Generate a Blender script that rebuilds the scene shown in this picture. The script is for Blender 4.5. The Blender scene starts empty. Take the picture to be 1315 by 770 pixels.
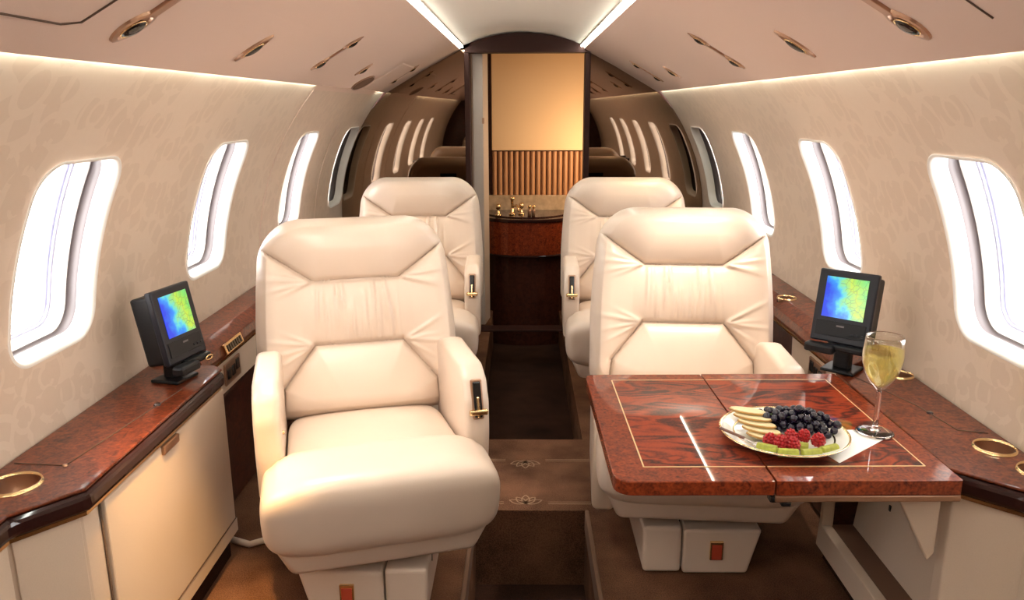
import bpy, bmesh, math, random
import numpy as np
from mathutils import Vector, Matrix
S = bpy.context.scene
COL = S.collection
PI = math.pi
random.seed(7)

# ------------------------------------------------------------------ camera
cam_d = bpy.data.cameras.new('camera')
cam = bpy.data.objects.new('camera', cam_d); COL.objects.link(cam)
cam_d.sensor_width = 36.0
cam_d.lens = 36.0 * 1000.0 / 1315.0
cam_d.clip_start = 0.02
Bm = [(0.99992188, 0.0, 0.01249902), (0.01213158, 0.24069047, -0.97052611), (-0.0030084, 0.97060192, 0.24067167)]
cam.matrix_world = Matrix((Bm[0] + (0,), Bm[1] + (0,), Bm[2] + (1.17,), (0, 0, 0, 1)))
S.camera = cam
# ------------------------------------------------------------------ world, lights, exposure
w = bpy.data.worlds.new('world'); S.world = w; w.use_nodes = True
bg = w.node_tree.nodes['Background']
bg.inputs[0].default_value = (1.0, 0.98, 0.97, 1); bg.inputs[1].default_value = 10.0
S.view_settings.view_transform = 'Standard'; S.view_settings.look = 'None'
S.view_settings.exposure = 0.0; S.view_settings.gamma = 1.0
S.view_settings.use_curve_mapping = False

def area(name, loc, target, size, power, col, sy=None):
    d = bpy.data.lights.new(name, 'AREA'); d.energy = power; d.color = col; d.size = size
    if sy: d.shape = 'RECTANGLE'; d.size_y = sy
    o = bpy.data.objects.new(name, d); COL.objects.link(o); o.location = loc
    o.rotation_euler = (Vector(target) - Vector(loc)).to_track_quat('-Z', 'Y').to_euler()
    return o
def spot(name, loc, target, power, col, ang, blend=0.5, r=0.03):
    d = bpy.data.lights.new(name, 'SPOT'); d.energy = power; d.color = col; d.spot_size = math.radians(ang)
    d.spot_blend = blend; d.shadow_soft_size = r
    o = bpy.data.objects.new(name, d); COL.objects.link(o); o.location = loc
    o.rotation_euler = (Vector(target) - Vector(loc)).to_track_quat('-Z', 'Y').to_euler()
    return o
area('photo_lamp', (0.0, -0.05, 1.40), (0.0, 2.2, 0.55), 0.25, 2.5, (1.0, 0.83, 0.69))
spot('seat_back_fill_left', (-0.47, 1.275, 1.35), (-0.42, 2.05, 0.62), 20, (1.0, 0.86, 0.72), 46, 0.9, 0.02)  # extra beam added to brighten the near left seat back
spot('reading_beam_left_floor', (-0.57, 1.262, 1.31), (-0.50, 1.60, 0.12), 26, (1.0, 0.60, 0.24), 34, 1.0)
area('forward_fill', (0.0, -0.5, 1.46), (0.0, -0.3, 0.0), 0.4, 1.5, (1.0, 0.86, 0.73))  # unseen fill added behind the camera to brighten the cabin
spot('reading_beam_left', (-0.50, 1.27, 1.33), (-0.73, 1.50, -0.06), 150, (1.0, 0.60, 0.22), 32, 1.0)
spot('reading_beam_rear_left', (-0.60, 2.95, 1.28), (-0.45, 3.1, 0.5), 9, (1.0, 0.66, 0.32), 70, 0.8)
spot('reading_beam_rear_right', (0.60, 3.17, 1.28), (0.50, 3.2, 0.5), 9, (1.0, 0.70, 0.38), 70, 0.8)
area('lavatory_lamp', (0.56, 4.36, 0.90), (0.05, 4.78, 0.95), 0.25, 6.0, (1.0, 0.66, 0.36))
spot('reading_beam_left_seat', (-0.57, 1.795, 1.305), (-0.36, 1.66, 0.40), 52, (1.0, 0.86, 0.72), 58, 0.9, 0.02)
spot('reading_beam_right_seat', (0.58, 2.00, 1.30), (0.46, 2.12, 0.55), 40, (1.0, 0.86, 0.72), 64, 0.9, 0.02)
spot('reading_beam_table', (0.57, 1.765, 1.305), (0.50, 1.45, 0.54), 9, (1.0, 0.86, 0.70), 50, 0.9, 0.02)

# ------------------------------------------------------------------ material helpers
def mat(name):
    m = bpy.data.materials.new(name); m.use_nodes = True
    return m, m.node_tree.nodes, m.node_tree.links, m.node_tree.nodes['Principled BSDF']
def simple(name, col, rough=0.5, metal=0.0, coat=0.0, spec=0.5, bump=0.0, bscale=200.0, var=0.0):
    m, N, L, b = mat(name)
    b.inputs['Base Color'].default_value = (*col, 1); b.inputs['Roughness'].default_value = rough
    b.inputs['Metallic'].default_value = metal; b.inputs['Coat Weight'].default_value = coat
    b.inputs['Coat Roughness'].default_value = 0.04
    b.inputs['Specular IOR Level'].default_value = spec
    tc = N.new('ShaderNodeTexCoord')
    n = N.new('ShaderNodeTexNoise'); n.inputs['Scale'].default_value = bscale; n.inputs['Detail'].default_value = 3
    L.new(tc.outputs['Object'], n.inputs['Vector'])
    if bump:
        bp = N.new('ShaderNodeBump'); bp.inputs['Strength'].default_value = bump; bp.inputs['Distance'].default_value = 0.002
        L.new(n.outputs[0], bp.inputs['Height']); L.new(bp.outputs[0], b.inputs['Normal'])
    if var:
        r = N.new('ShaderNodeValToRGB')
        r.color_ramp.elements[0].position = 0.3; r.color_ramp.elements[1].position = 0.7
        r.color_ramp.elements[0].color = (*[c * (1 - var) for c in col], 1); r.color_ramp.elements[1].color = (*[min(1, c * (1 + var)) for c in col], 1)
        L.new(n.outputs[0], r.inputs[0]); L.new(r.outputs[0], b.inputs['Base Color'])
    return m
def emis(name, col, s):
    m, N, L, b = mat(name)
    b.inputs['Emission Color'].default_value = (*col, 1); b.inputs['Emission Strength'].default_value = s
    b.inputs['Base Color'].default_value = (*col, 1)
    return m
def leather(name, col):
    m, N, L, b = mat(name)
    b.inputs['Roughness'].default_value = 0.34; b.inputs['Specular IOR Level'].default_value = 0.55
    tc = N.new('ShaderNodeTexCoord')
    v = N.new('ShaderNodeTexVoronoi'); v.inputs['Scale'].default_value = 420
    n = N.new('ShaderNodeTexNoise'); n.inputs['Scale'].default_value = 9
    L.new(tc.outputs['Object'], v.inputs['Vector']); L.new(tc.outputs['Object'], n.inputs['Vector'])
    r = N.new('ShaderNodeValToRGB')
    r.color_ramp.elements[0].position = 0.3; r.color_ramp.elements[1].position = 0.75
    r.color_ramp.elements[0].color = (*[c * 0.95 for c in col], 1); r.color_ramp.elements[1].color = (*col, 1)
    L.new(n.outputs[0], r.inputs[0]); L.new(r.outputs[0], b.inputs['Base Color'])
    bp = N.new('ShaderNodeBump'); bp.inputs['Strength'].default_value = 0.10; bp.inputs['Distance'].default_value = 0.0008
    L.new(v.outputs['Distance'], bp.inputs['Height']); L.new(bp.outputs[0], b.inputs['Normal'])
    return m
def burl(name, dark, light, scale=55.0, figure=False):
    m, N, L, b = mat(name)
    b.inputs['Roughness'].default_value = 0.5; b.inputs['Specular IOR Level'].default_value = 0.1; b.inputs['Coat Weight'].default_value = 0.75; b.inputs['Coat Roughness'].default_value = 0.03
    tc = N.new('ShaderNodeTexCoord')
    if figure:
        mp = N.new('ShaderNodeMapping'); mp.inputs['Scale'].default_value = (3.2, 9.0, 4.0); mp.inputs['Rotation'].default_value = (0, 0, 0.25)
        L.new(tc.outputs['Object'], mp.inputs['Vector'])
        nz = N.new('ShaderNodeTexNoise'); nz.inputs['Scale'].default_value = 1.6; nz.inputs['Detail'].default_value = 2.0; nz.inputs['Distortion'].default_value = 1.1
        L.new(mp.outputs[0], nz.inputs['Vector'])
        ml = N.new('ShaderNodeMath'); ml.operation = 'MULTIPLY'; ml.inputs[1].default_value = 38.0; L.new(nz.outputs[0], ml.inputs[0])
        sn = N.new('ShaderNodeMath'); sn.operation = 'SINE'; L.new(ml.outputs[0], sn.inputs[0])
        sm_ = N.new('ShaderNodeMath'); sm_.operation = 'MULTIPLY_ADD'; sm_.inputs[1].default_value = 0.22; sm_.inputs[2].default_value = 0.0; L.new(sn.outputs[0], sm_.inputs[0])
        ad = N.new('ShaderNodeMath'); ad.operation = 'ADD'; L.new(nz.outputs[0], ad.inputs[0]); L.new(sm_.outputs[0], ad.inputs[1]); src = ad.outputs[0]
    else:
        n1 = N.new('ShaderNodeTexNoise'); n1.inputs['Scale'].default_value = scale; n1.inputs['Detail'].default_value = 5; n1.inputs['Distortion'].default_value = 1.2
        L.new(tc.outputs['Object'], n1.inputs['Vector']); src = n1.outputs[0]
    n2 = N.new('ShaderNodeTexNoise'); n2.inputs['Scale'].default_value = 210; n2.inputs['Detail'].default_value = 3
    L.new(tc.outputs['Object'], n2.inputs['Vector'])
    mx = N.new('ShaderNodeMix'); mx.data_type = 'FLOAT'; mx.inputs[0].default_value = 0.35
    L.new(src, mx.inputs[2]); L.new(n2.outputs[0], mx.inputs[3])
    r = N.new('ShaderNodeValToRGB')
    r.color_ramp.elements[0].position = 0.30; r.color_ramp.elements[1].position = 0.66
    r.color_ramp.elements[0].color = (*dark, 1); r.color_ramp.elements[1].color = (*light, 1)
    L.new(mx.outputs[0], r.inputs[0]); L.new(r.outputs[0], b.inputs['Base Color'])
    return m
def damask(name, c1, c2):
    """cream wall cloth with tone-on-tone flowers and leaves woven in"""
    m, N, L, b = mat(name)
    b.inputs['Roughness'].default_value = 0.75; b.inputs['Specular IOR Level'].default_value = 0.25
    tc = N.new('ShaderNodeTexCoord')
    sp = N.new('ShaderNodeSeparateXYZ'); L.new(tc.outputs['Object'], sp.inputs[0])
    cb = N.new('ShaderNodeCombineXYZ'); L.new(sp.outputs[1], cb.inputs[0]); L.new(sp.outputs[2], cb.inputs[1])
    def math_(op, a, bb=None, cl=False):
        n = N.new('ShaderNodeMath'); n.operation = op; n.use_clamp = cl
        for i, q in enumerate((a, bb)):
            if q is None: continue
            if isinstance(q, (int, float)): n.inputs[i].default_value = q
            else: L.new(q, n.inputs[i])
        return n.outputs[0]
    def flowers(scale, petals, rad, off):
        mp = N.new('ShaderNodeMapping'); mp.inputs['Location'].default_value = (off, off * 1.7, 0); mp.inputs['Scale'].default_value = (scale, scale, 1)
        L.new(cb.outputs[0], mp.inputs['Vector'])
        v = N.new('ShaderNodeTexVoronoi'); v.voronoi_dimensions = '2D'; v.inputs['Scale'].default_value = 1.0; v.inputs['Randomness'].default_value = 0.75
        L.new(mp.outputs[0], v.inputs['Vector'])
        su = N.new('ShaderNodeVectorMath'); su.operation = 'SUBTRACT'; L.new(mp.outputs[0], su.inputs[0]); L.new(v.outputs['Position'], su.inputs[1])
        s2 = N.new('ShaderNodeSeparateXYZ'); L.new(su.outputs[0], s2.inputs[0])
        an = math_('ARCTAN2', s2.outputs[1], s2.outputs[0])
        cs = math_('COSINE', math_('MULTIPLY', an, petals))
        rr = math_('MULTIPLY', math_('ADD', math_('MULTIPLY', cs, 0.38), 0.62), rad)
        d = v.outputs['Distance']
        inside = math_('GREATER_THAN', rr, d)
        ring = math_('GREATER_THAN', math_('SINE', math_('MULTIPLY', d, 30.0)), -0.55)
        return math_('MULTIPLY', inside, ring)
    f1 = flowers(4.2, 5.0, 0.50, 0.0)
    f2 = flowers(7.0, 2.0, 0.44, 3.3)
    f3 = flowers(5.5, 3.0, 0.36, 7.9)
    al = math_('MAXIMUM', math_('MAXIMUM', f1, f2), f3)
    n = N.new('ShaderNodeTexNoise'); n.inputs['Scale'].default_value = 60; n.inputs['Detail'].default_value = 4
    L.new(tc.outputs['Object'], n.inputs['Vector'])
    k = math_('ADD', math_('MULTIPLY', al, 0.62), math_('MULTIPLY', n.outputs[0], 0.35))
    mx = N.new('ShaderNodeMix'); mx.data_type = 'RGBA'
    mx.inputs[6].default_value = (*c1, 1); mx.inputs[7].default_value = (*c2, 1)
    L.new(k, mx.inputs[0]); L.new(mx.outputs[2], b.inputs['Base Color'])
    # the figure is woven in a smoother thread than its ground
    L.new(math_('SUBTRACT', 0.80, math_('MULTIPLY', al, 0.25)), b.inputs['Roughness'])
    bp = N.new('ShaderNodeBump'); bp.inputs['Strength'].default_value = 0.25; bp.inputs['Distance'].default_value = 0.0015
    L.new(k, bp.inputs['Height']); L.new(bp.outputs[0], b.inputs['Normal'])
    return m
def screen_mat():
    m, N, L, b = mat('screen_map')
    tc = N.new('ShaderNodeTexCoord'); sp = N.new('ShaderNodeSeparateXYZ'); L.new(tc.outputs['Object'], sp.inputs[0])
    n = N.new('ShaderNodeTexNoise'); n.inputs['Scale'].default_value = 26; n.inputs['Detail'].default_value = 5
    L.new(tc.outputs['Object'], n.inputs['Vector'])
    a = N.new('ShaderNodeMath'); a.operation = 'MULTIPLY_ADD'; a.inputs[1].default_value = 7.0; L.new(sp.outputs[0], a.inputs[0])
    z = N.new('ShaderNodeMath'); z.operation = 'MULTIPLY_ADD'; z.inputs[1].default_value = 2.6; L.new(sp.outputs[2], z.inputs[0]); z.inputs[2].default_value = 0.02
    L.new(z.outputs[0], a.inputs[2])
    c = N.new('ShaderNodeMath'); c.operation = 'MULTIPLY_ADD'; c.inputs[1].default_value = 0.75; L.new(n.outputs[0], c.inputs[0]); L.new(a.outputs[0], c.inputs[2])
    r = N.new('ShaderNodeValToRGB'); e = r.color_ramp.elements
    e[0].position = 0.08; e[0].color = (0.01, 0.06, 0.85, 1); e[1].position = 0.95; e[1].color = (0.08, 0.75, 0.25, 1)
    for p, cc in ((0.27, (0.02, 0.30, 0.95)), (0.36, (0.12, 0.75, 0.80)), (0.46, (0.35, 0.80, 0.22)), (0.58, (0.62, 0.82, 0.06)), (0.74, (0.30, 0.78, 0.12))):
        q = e.new(p); q.color = (*cc, 1)
    L.new(c.outputs[0], r.inputs[0])
    # thin dark coast and road lines
    v = N.new('ShaderNodeTexVoronoi'); v.feature = 'DISTANCE_TO_EDGE'; v.inputs['Scale'].default_value = 70
    L.new(tc.outputs['Object'], v.inputs['Vector'])
    g = N.new('ShaderNodeMath'); g.operation = 'LESS_THAN'; g.inputs[1].default_value = 0.035; L.new(v.outputs['Distance'], g.inputs[0])
    h = N.new('ShaderNodeMath'); h.operation = 'GREATER_THAN'; h.inputs[1].default_value = 0.42; L.new(c.outputs[0], h.inputs[0])
    gh = N.new('ShaderNodeMath'); gh.operation = 'MULTIPLY'; L.new(g.outputs[0], gh.inputs[0]); L.new(h.outputs[0], gh.inputs[1])
    gf = N.new('ShaderNodeMath'); gf.operation = 'MULTIPLY'; gf.inputs[1].default_value = 0.35; L.new(gh.outputs[0], gf.inputs[0])
    mx = N.new('ShaderNodeMix'); mx.data_type = 'RGBA'; L.new(gf.outputs[0], mx.inputs[0]); L.new(r.outputs[0], mx.inputs[6]); mx.inputs[7].default_value = (0.02, 0.10, 0.10, 1)
    L.new(mx.outputs[2], b.inputs['Emission Color']); b.inputs['Emission Strength'].default_value = 1.0
    b.inputs['Base Color'].default_value = (0.01, 0.01, 0.01, 1); b.inputs['Roughness'].default_value = 0.15
    return m
def pane_mat():
    m = bpy.data.materials.new('window_pane_glass'); m.use_nodes = True; N = m.node_tree.nodes; L = m.node_tree.links; N.clear()
    o = N.new('ShaderNodeOutputMaterial'); t = N.new('ShaderNodeBsdfTransparent'); g = N.new('ShaderNodeBsdfGlossy'); g.inputs['Roughness'].default_value = 0.02
    mx = N.new('ShaderNodeMixShader'); mx.inputs[0].default_value = 0.035
    L.new(t.outputs[0], mx.inputs[1]); L.new(g.outputs[0], mx.inputs[2]); L.new(mx.outputs[0], o.inputs[0])
    return m
def thin_glass():
    m = bpy.data.materials.new('thin_clear_glass'); m.use_nodes = True; N = m.node_tree.nodes; L = m.node_tree.links; N.clear()
    o = N.new('ShaderNodeOutputMaterial'); t = N.new('ShaderNodeBsdfTransparent'); g = N.new('ShaderNodeBsdfGlossy'); g.inputs['Roughness'].default_value = 0.02
    t.inputs[0].default_value = (0.985, 0.985, 0.97, 1)
    mx = N.new('ShaderNodeMixShader'); lw = N.new('ShaderNodeLayerWeight'); lw.inputs[0].default_value = 0.5; pw = N.new('ShaderNodeMath'); pw.operation = 'POWER'; pw.inputs[1].default_value = 2.2; L.new(lw.outputs['Facing'], pw.inputs[0]); f = N.new('ShaderNodeMath'); f.operation = 'MULTIPLY_ADD'; f.inputs[1].default_value = 0.8; f.inputs[2].default_value = 0.05; L.new(pw.outputs[0], f.inputs[0])
    L.new(f.outputs[0], mx.inputs[0]); L.new(t.outputs[0], mx.inputs[1]); L.new(g.outputs[0], mx.inputs[2]); L.new(mx.outputs[0], o.inputs[0])
    return m
def wine_mat():
    m = bpy.data.materials.new('white_wine'); m.use_nodes = True; N = m.node_tree.nodes; L = m.node_tree.links; N.clear()
    o = N.new('ShaderNodeOutputMaterial'); t = N.new('ShaderNodeBsdfTransparent'); t.inputs[0].default_value = (0.93, 0.84, 0.42, 1)
    g = N.new('ShaderNodeBsdfGlass'); g.inputs[0].default_value = (1.0, 0.94, 0.60, 1); g.inputs['IOR'].default_value = 1.33; g.inputs['Roughness'].default_value = 0.0
    tl = N.new('ShaderNodeBsdfTranslucent'); tl.inputs[0].default_value = (1.0, 0.90, 0.50, 1)
    m1 = N.new('ShaderNodeMixShader'); m1.inputs[0].default_value = 0.45; m2 = N.new('ShaderNodeMixShader'); m2.inputs[0].default_value = 0.22
    L.new(t.outputs[0], m1.inputs[1]); L.new(g.outputs[0], m1.inputs[2]); L.new(m1.outputs[0], m2.inputs[1]); L.new(tl.outputs[0], m2.inputs[2]); L.new(m2.outputs[0], o.inputs[0])
    return m
def glass_mat(name, col, ior=1.45):
    m, N, L, b = mat(name)
    b.inputs['Base Color'].default_value = (*col, 1); b.inputs['Transmission Weight'].default_value = 1.0
    b.inputs['Roughness'].default_value = 0.0; b.inputs['IOR'].default_value = ior
    return m
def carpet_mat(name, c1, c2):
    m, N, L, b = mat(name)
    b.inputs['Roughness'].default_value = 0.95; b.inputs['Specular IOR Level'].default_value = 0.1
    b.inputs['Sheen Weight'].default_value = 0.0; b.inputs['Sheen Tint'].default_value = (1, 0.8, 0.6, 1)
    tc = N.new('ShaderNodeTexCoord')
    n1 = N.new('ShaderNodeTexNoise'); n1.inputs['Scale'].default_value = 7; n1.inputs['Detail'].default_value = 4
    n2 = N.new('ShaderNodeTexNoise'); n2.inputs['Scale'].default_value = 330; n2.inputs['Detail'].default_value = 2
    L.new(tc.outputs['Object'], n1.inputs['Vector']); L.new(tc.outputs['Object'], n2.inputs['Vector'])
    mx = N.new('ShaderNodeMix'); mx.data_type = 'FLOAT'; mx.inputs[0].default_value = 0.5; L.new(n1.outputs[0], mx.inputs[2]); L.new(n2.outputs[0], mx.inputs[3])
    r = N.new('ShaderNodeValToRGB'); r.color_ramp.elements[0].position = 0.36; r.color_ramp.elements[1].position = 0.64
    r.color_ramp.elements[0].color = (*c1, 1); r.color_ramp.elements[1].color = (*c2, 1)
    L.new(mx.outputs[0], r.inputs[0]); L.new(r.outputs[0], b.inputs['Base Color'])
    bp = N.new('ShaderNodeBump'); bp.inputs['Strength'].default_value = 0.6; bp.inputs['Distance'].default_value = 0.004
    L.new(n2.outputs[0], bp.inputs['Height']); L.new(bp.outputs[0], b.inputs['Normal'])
    return m

M = dict(
    leather=leather('cream_leather', (0.68, 0.55, 0.45)),
    leather_dark=leather('tan_back_leather', (0.30, 0.20, 0.13)),
    wall=damask('damask_wall_cloth', (0.68, 0.55, 0.445), (0.60, 0.465, 0.365)),
    head=simple('headliner_cloth', (0.70, 0.535, 0.45), 0.85, bump=0.15, bscale=500, spec=0.2),
    ceil=simple('ceiling_cloth', (0.74, 0.66, 0.58), 0.85, bump=0.1, bscale=400, spec=0.2),
    cream=simple('cream_laminate', (0.62, 0.49, 0.38), 0.5, bump=0.05, bscale=600, var=0.03),
    white=simple('white_window_plastic', (0.86, 0.83, 0.78), 0.4),
    lav=simple('lavender_gasket', (0.42, 0.42, 0.55), 0.35),
    grey=simple('grey_gasket', (0.16, 0.135, 0.135), 0.4),
    shade=simple('tan_window_shade', (0.16, 0.10, 0.06), 0.7),
    gold=simple('polished_gold', (0.85, 0.62, 0.33), 0.16, metal=1.0),
    brass=simple('satin_copper', (0.40, 0.235, 0.155), 0.3, metal=0.85),
    burl=burl('burl_veneer', (0.022, 0.004, 0.0025), (0.185, 0.036, 0.011)),
    burl2=burl('burl_band_veneer', (0.035, 0.004, 0.002), (0.28, 0.046, 0.012), 75),
    figured=burl('figured_veneer', (0.030, 0.003, 0.002), (0.27, 0.034, 0.008), figure=True),
    edge=simple('lacquered_dark_edge', (0.022, 0.005, 0.004), 0.5, coat=0.9, spec=0.1), frame=simple('dark_frame_wood', (0.030, 0.009, 0.006), 0.55, spec=0.2), shadecarpet=carpet_mat('shaded_runner_carpet', (0.020, 0.009, 0.006), (0.055, 0.024, 0.014)),  # shadecarpet: shade of well, aisle and toe space painted into a darker carpet
    darkwood=burl('dark_wood', (0.02, 0.006, 0.004), (0.07, 0.018, 0.010), 30),
    carpet=carpet_mat('brown_carpet', (0.060, 0.027, 0.015), (0.20, 0.094, 0.052)),
    inlay=simple('carpet_floral_thread', (0.29, 0.18, 0.11), 0.9, spec=0.1),
    mirror=simple('bronze_mirror', (0.31, 0.225, 0.165), 0.015, metal=1.0),
    black=simple('black_plastic', (0.006, 0.006, 0.007), 0.4, spec=0.3),
    bezel=simple('charcoal_bezel', (0.008, 0.008, 0.012), 0.35, spec=0.35),
    lens=simple('dark_lens', (0.012, 0.010, 0.010), 0.12),
    tan=simple('tan_panel_cloth', (0.74, 0.52, 0.31), 0.7, bump=0.1, bscale=300),
    slat=simple('tan_tambour_slat', (0.40, 0.20, 0.095), 0.5),
    jamb=simple('pale_jamb', (0.50, 0.42, 0.36), 0.55),
    marble=simple('beige_stone', (0.40, 0.29, 0.19), 0.2, bscale=25, var=0.25),
    brownledge=simple('brown_suede', (0.16, 0.085, 0.05), 0.9),
    porcelain=simple('white_porcelain', (0.86, 0.84, 0.78), 0.15, coat=0.6),
    linen=simple('white_linen', (0.88, 0.86, 0.82), 0.8, bump=0.2, bscale=700),
    grape=simple('black_grape_skin', (0.010, 0.006, 0.020), 0.22, coat=0.3, bscale=60, var=0.5),
    stem=simple('green_stem', (0.10, 0.14, 0.03), 0.6),
    rasp=simple('raspberry_flesh', (0.40, 0.008, 0.012), 0.35, bscale=300, var=0.3),
    melon=simple('green_melon', (0.34, 0.36, 0.045), 0.4, bscale=120, var=0.2),
    melonskin=simple('green_rind', (0.16, 0.24, 0.03), 0.4),
    pear=simple('pale_slice_flesh', (0.74, 0.62, 0.36), 0.4, bscale=80, var=0.06),
    pearskin=simple('golden_skin', (0.42, 0.22, 0.05), 0.4),
    steel=simple('polished_steel', (0.80, 0.78, 0.75), 0.12, metal=1.0),
    brownhandle=simple('brown_handle', (0.12, 0.04, 0.02), 0.3),
    glass=thin_glass(), solidglass=glass_mat('clear_crystal', (1, 1, 1)), inlaygold=simple('gold_inlay_line', (0.72, 0.50, 0.26), 0.3, metal=0.35),
    wine=wine_mat(),
    pane=pane_mat(), screen=screen_mat(),
    strip=emis('cool_cove_tube', (0.96, 1.0, 0.90), 34.0),
    cove=emis('cool_wall_cove_tube', (0.92, 1.0, 0.88), 26.0),
    seam=simple('seam_shadow_gap', (0.10, 0.06, 0.04), 0.9),
    redgold=simple('amber_latch', (0.45, 0.06, 0.03), 0.25, coat=0.5),
)

# ------------------------------------------------------------------ mesh helpers
def link(name, me, m, parent=None, smooth=False, kind=None, label=None):
    o = bpy.data.objects.new(name, me); COL.objects.link(o)
    if m is not None and not me.materials: me.materials.append(m)
    if smooth:
        me.polygons.foreach_set('use_smooth', [True] * len(me.polygons))
    if parent is not None: o.parent = parent
    if kind: o['kind'] = kind
    if label: o['label'] = label
    return o
def pyd(name, v, f, m, parent=None, smooth=False, kind=None, label=None, fix=True):
    me = bpy.data.meshes.new(name); me.from_pydata([tuple(map(float, p)) for p in v], [], f); me.update()
    if fix:
        bm = bmesh.new(); bm.from_mesh(me); bmesh.ops.remove_doubles(bm, verts=bm.verts, dist=1e-5)
        bmesh.ops.recalc_face_normals(bm, faces=bm.faces); bm.to_mesh(me); bm.free()
    return link(name, me, m, parent, smooth, kind, label)
def bmo(name, bm, m, parent=None, smooth=False, kind=None, label=None):
    me = bpy.data.meshes.new(name); bmesh.ops.recalc_face_normals(bm, faces=bm.faces); bm.to_mesh(me); bm.free()
    return link(name, me, m, parent, smooth, kind, label)
def thing(name, label, cat, loc=(0, 0, 0), rz=0.0, group=None):
    o = bpy.data.objects.new(name, None); COL.objects.link(o); o.location = loc; o.rotation_euler = (0, 0, rz)
    o.empty_display_size = 0.05
    o['label'] = label; o['category'] = cat
    if group: o['group'] = group
    return o
def tag(o, label, cat, group=None):
    o['label'] = label; o['category'] = cat
    if group: o['group'] = group
    return o
def copy_tree(o, parent=None):
    c = o.copy(); COL.objects.link(c)
    if parent is not None: c.parent = parent
    for ch in list(o.children): copy_tree(ch, c)
    return c
def add_box(bm, c, s, bevel=0.0, seg=2, mtx=None):
    r = bmesh.ops.create_cube(bm, size=1.0)
    vs = r['verts']
    bmesh.ops.scale(bm, vec=s, verts=vs)
    if bevel:
        es = list({e for v in vs for e in v.link_edges})
        rr = bmesh.ops.bevel(bm, geom=es, offset=bevel, segments=seg, affect='EDGES', profile=0.5)
        vs = list({v for f in rr['faces'] for v in f.verts} | {v for v in vs if v.is_valid})
    if mtx is not None: bmesh.ops.transform(bm, matrix=mtx, verts=vs)
    bmesh.ops.translate(bm, vec=c, verts=vs)
def box(name, c, s, m, parent=None, bevel=0.0, seg=2, kind=None, label=None, mtx=None):
    bm = bmesh.new(); add_box(bm, c, s, bevel, seg, mtx)
    return bmo(name, bm, m, parent, False, kind, label)
def add_prism(bm, pts, axis, a, b, bevel=0.0, seg=3):
    """pts: 2D outline; axis 'x': (y,z) 'y': (x,z) 'z': (x,y); swept from a to b"""
    def P(p, t): return {'x': (t, p[0], p[1]), 'y': (p[0], t, p[1]), 'z': (p[0], p[1], t)}[axis]
    A = [bm.verts.new(P(p, a)) for p in pts]; Bv = [bm.verts.new(P(p, b)) for p in pts]
    n = len(pts); fs = [bm.faces.new(A), bm.faces.new(Bv[::-1])]
    for i in range(n): fs.append(bm.faces.new((A[i], Bv[i], Bv[(i + 1) % n], A[(i + 1) % n])))
    bmesh.ops.recalc_face_normals(bm, faces=fs)
    if bevel:
        es = list({e for f in fs for e in f.edges})
        bmesh.ops.bevel(bm, geom=es, offset=bevel, segments=seg, affect='EDGES', profile=0.5, clamp_overlap=True)
def prism(name, pts, axis, a, b, m, parent=None, bevel=0.0, seg=3, smooth=False, kind=None, label=None):
    bm = bmesh.new(); add_prism(bm, pts, axis, a, b, bevel, seg)
    return bmo(name, bm, m, parent, smooth, kind, label)
def lathe_data(prof, n=32, c=(0, 0, 0)):
    v = []; f = []
    for r, z in prof:
        for k in range(n):
            t = 2 * PI * k / n; v.append((c[0] + r * math.cos(t), c[1] + r * math.sin(t), c[2] + z))
    for i in range(len(prof) - 1):
        for k in range(n):
            k2 = (k + 1) % n; f.append((i * n + k, i * n + k2, (i + 1) * n + k2, (i + 1) * n + k))
    return v, f
def lathe(name, prof, m, parent=None, n=32, c=(0, 0, 0), smooth=True, label=None):
    v, f = lathe_data(prof, n, c)
    return pyd(name, v, f, m, parent, smooth, None, label)
def tube_data(path, r, n=8, closed=False):
    path = [Vector(p) for p in path]; v = []; f = []; L = len(path)
    up = Vector((0, 0, 1))
    for i, p in enumerate(path):
        if closed: d = path[(i + 1) % L] - path[i - 1]
        else: d = path[min(i + 1, L - 1)] - path[max(i - 1, 0)]
        d.normalize(); a = d.cross(up)
        if a.length < 1e-3: a = d.cross(Vector((1, 0, 0)))
        a.normalize(); b = a.cross(d)
        for k in range(n):
            t = 2 * PI * k / n; v.append(p + a * (r * math.cos(t)) + b * (r * math.sin(t)))
    for i in range(L if closed else L - 1):
        j = (i + 1) % L
        for k in range(n):
            k2 = (k + 1) % n; f.append((i * n + k, i * n + k2, j * n + k2, j * n + k))
    if not closed: f.append(tuple(range(n))); f.append(tuple((L - 1) * n + k for k in range(n)))
    return v, f
def tube(name, path, r, m, parent=None, n=8, closed=False, label=None, kind=None):
    v, f = tube_data(path, r, n, closed)
    return pyd(name, v, f, m, parent, True, kind, label)
def superell(name, c, r, e1, e2, m, parent=None, nu=48, nv=28, fn=None, label=None):
    v = []; f = []
    def sg(x, p): return math.copysign(abs(x) ** p, x)
    for i in range(nv + 1):
        ph = -PI / 2 + PI * i / nv
        for k in range(nu):
            t = 2 * PI * k / nu
            p = [r[0] * sg(math.cos(ph), e1) * sg(math.cos(t), e2), r[1] * sg(math.cos(ph), e1) * sg(math.sin(t), e2), r[2] * sg(math.sin(ph), e1)]
            if fn: p = fn(*p)
            v.append((c[0] + p[0], c[1] + p[1], c[2] + p[2]))
    for i in range(nv):
        for k in range(nu):
            k2 = (k + 1) % nu; f.append((i * nu + k, i * nu + k2, (i + 1) * nu + k2, (i + 1) * nu + k))
    return pyd(name, v, f, m, parent, True, None, label)
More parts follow.
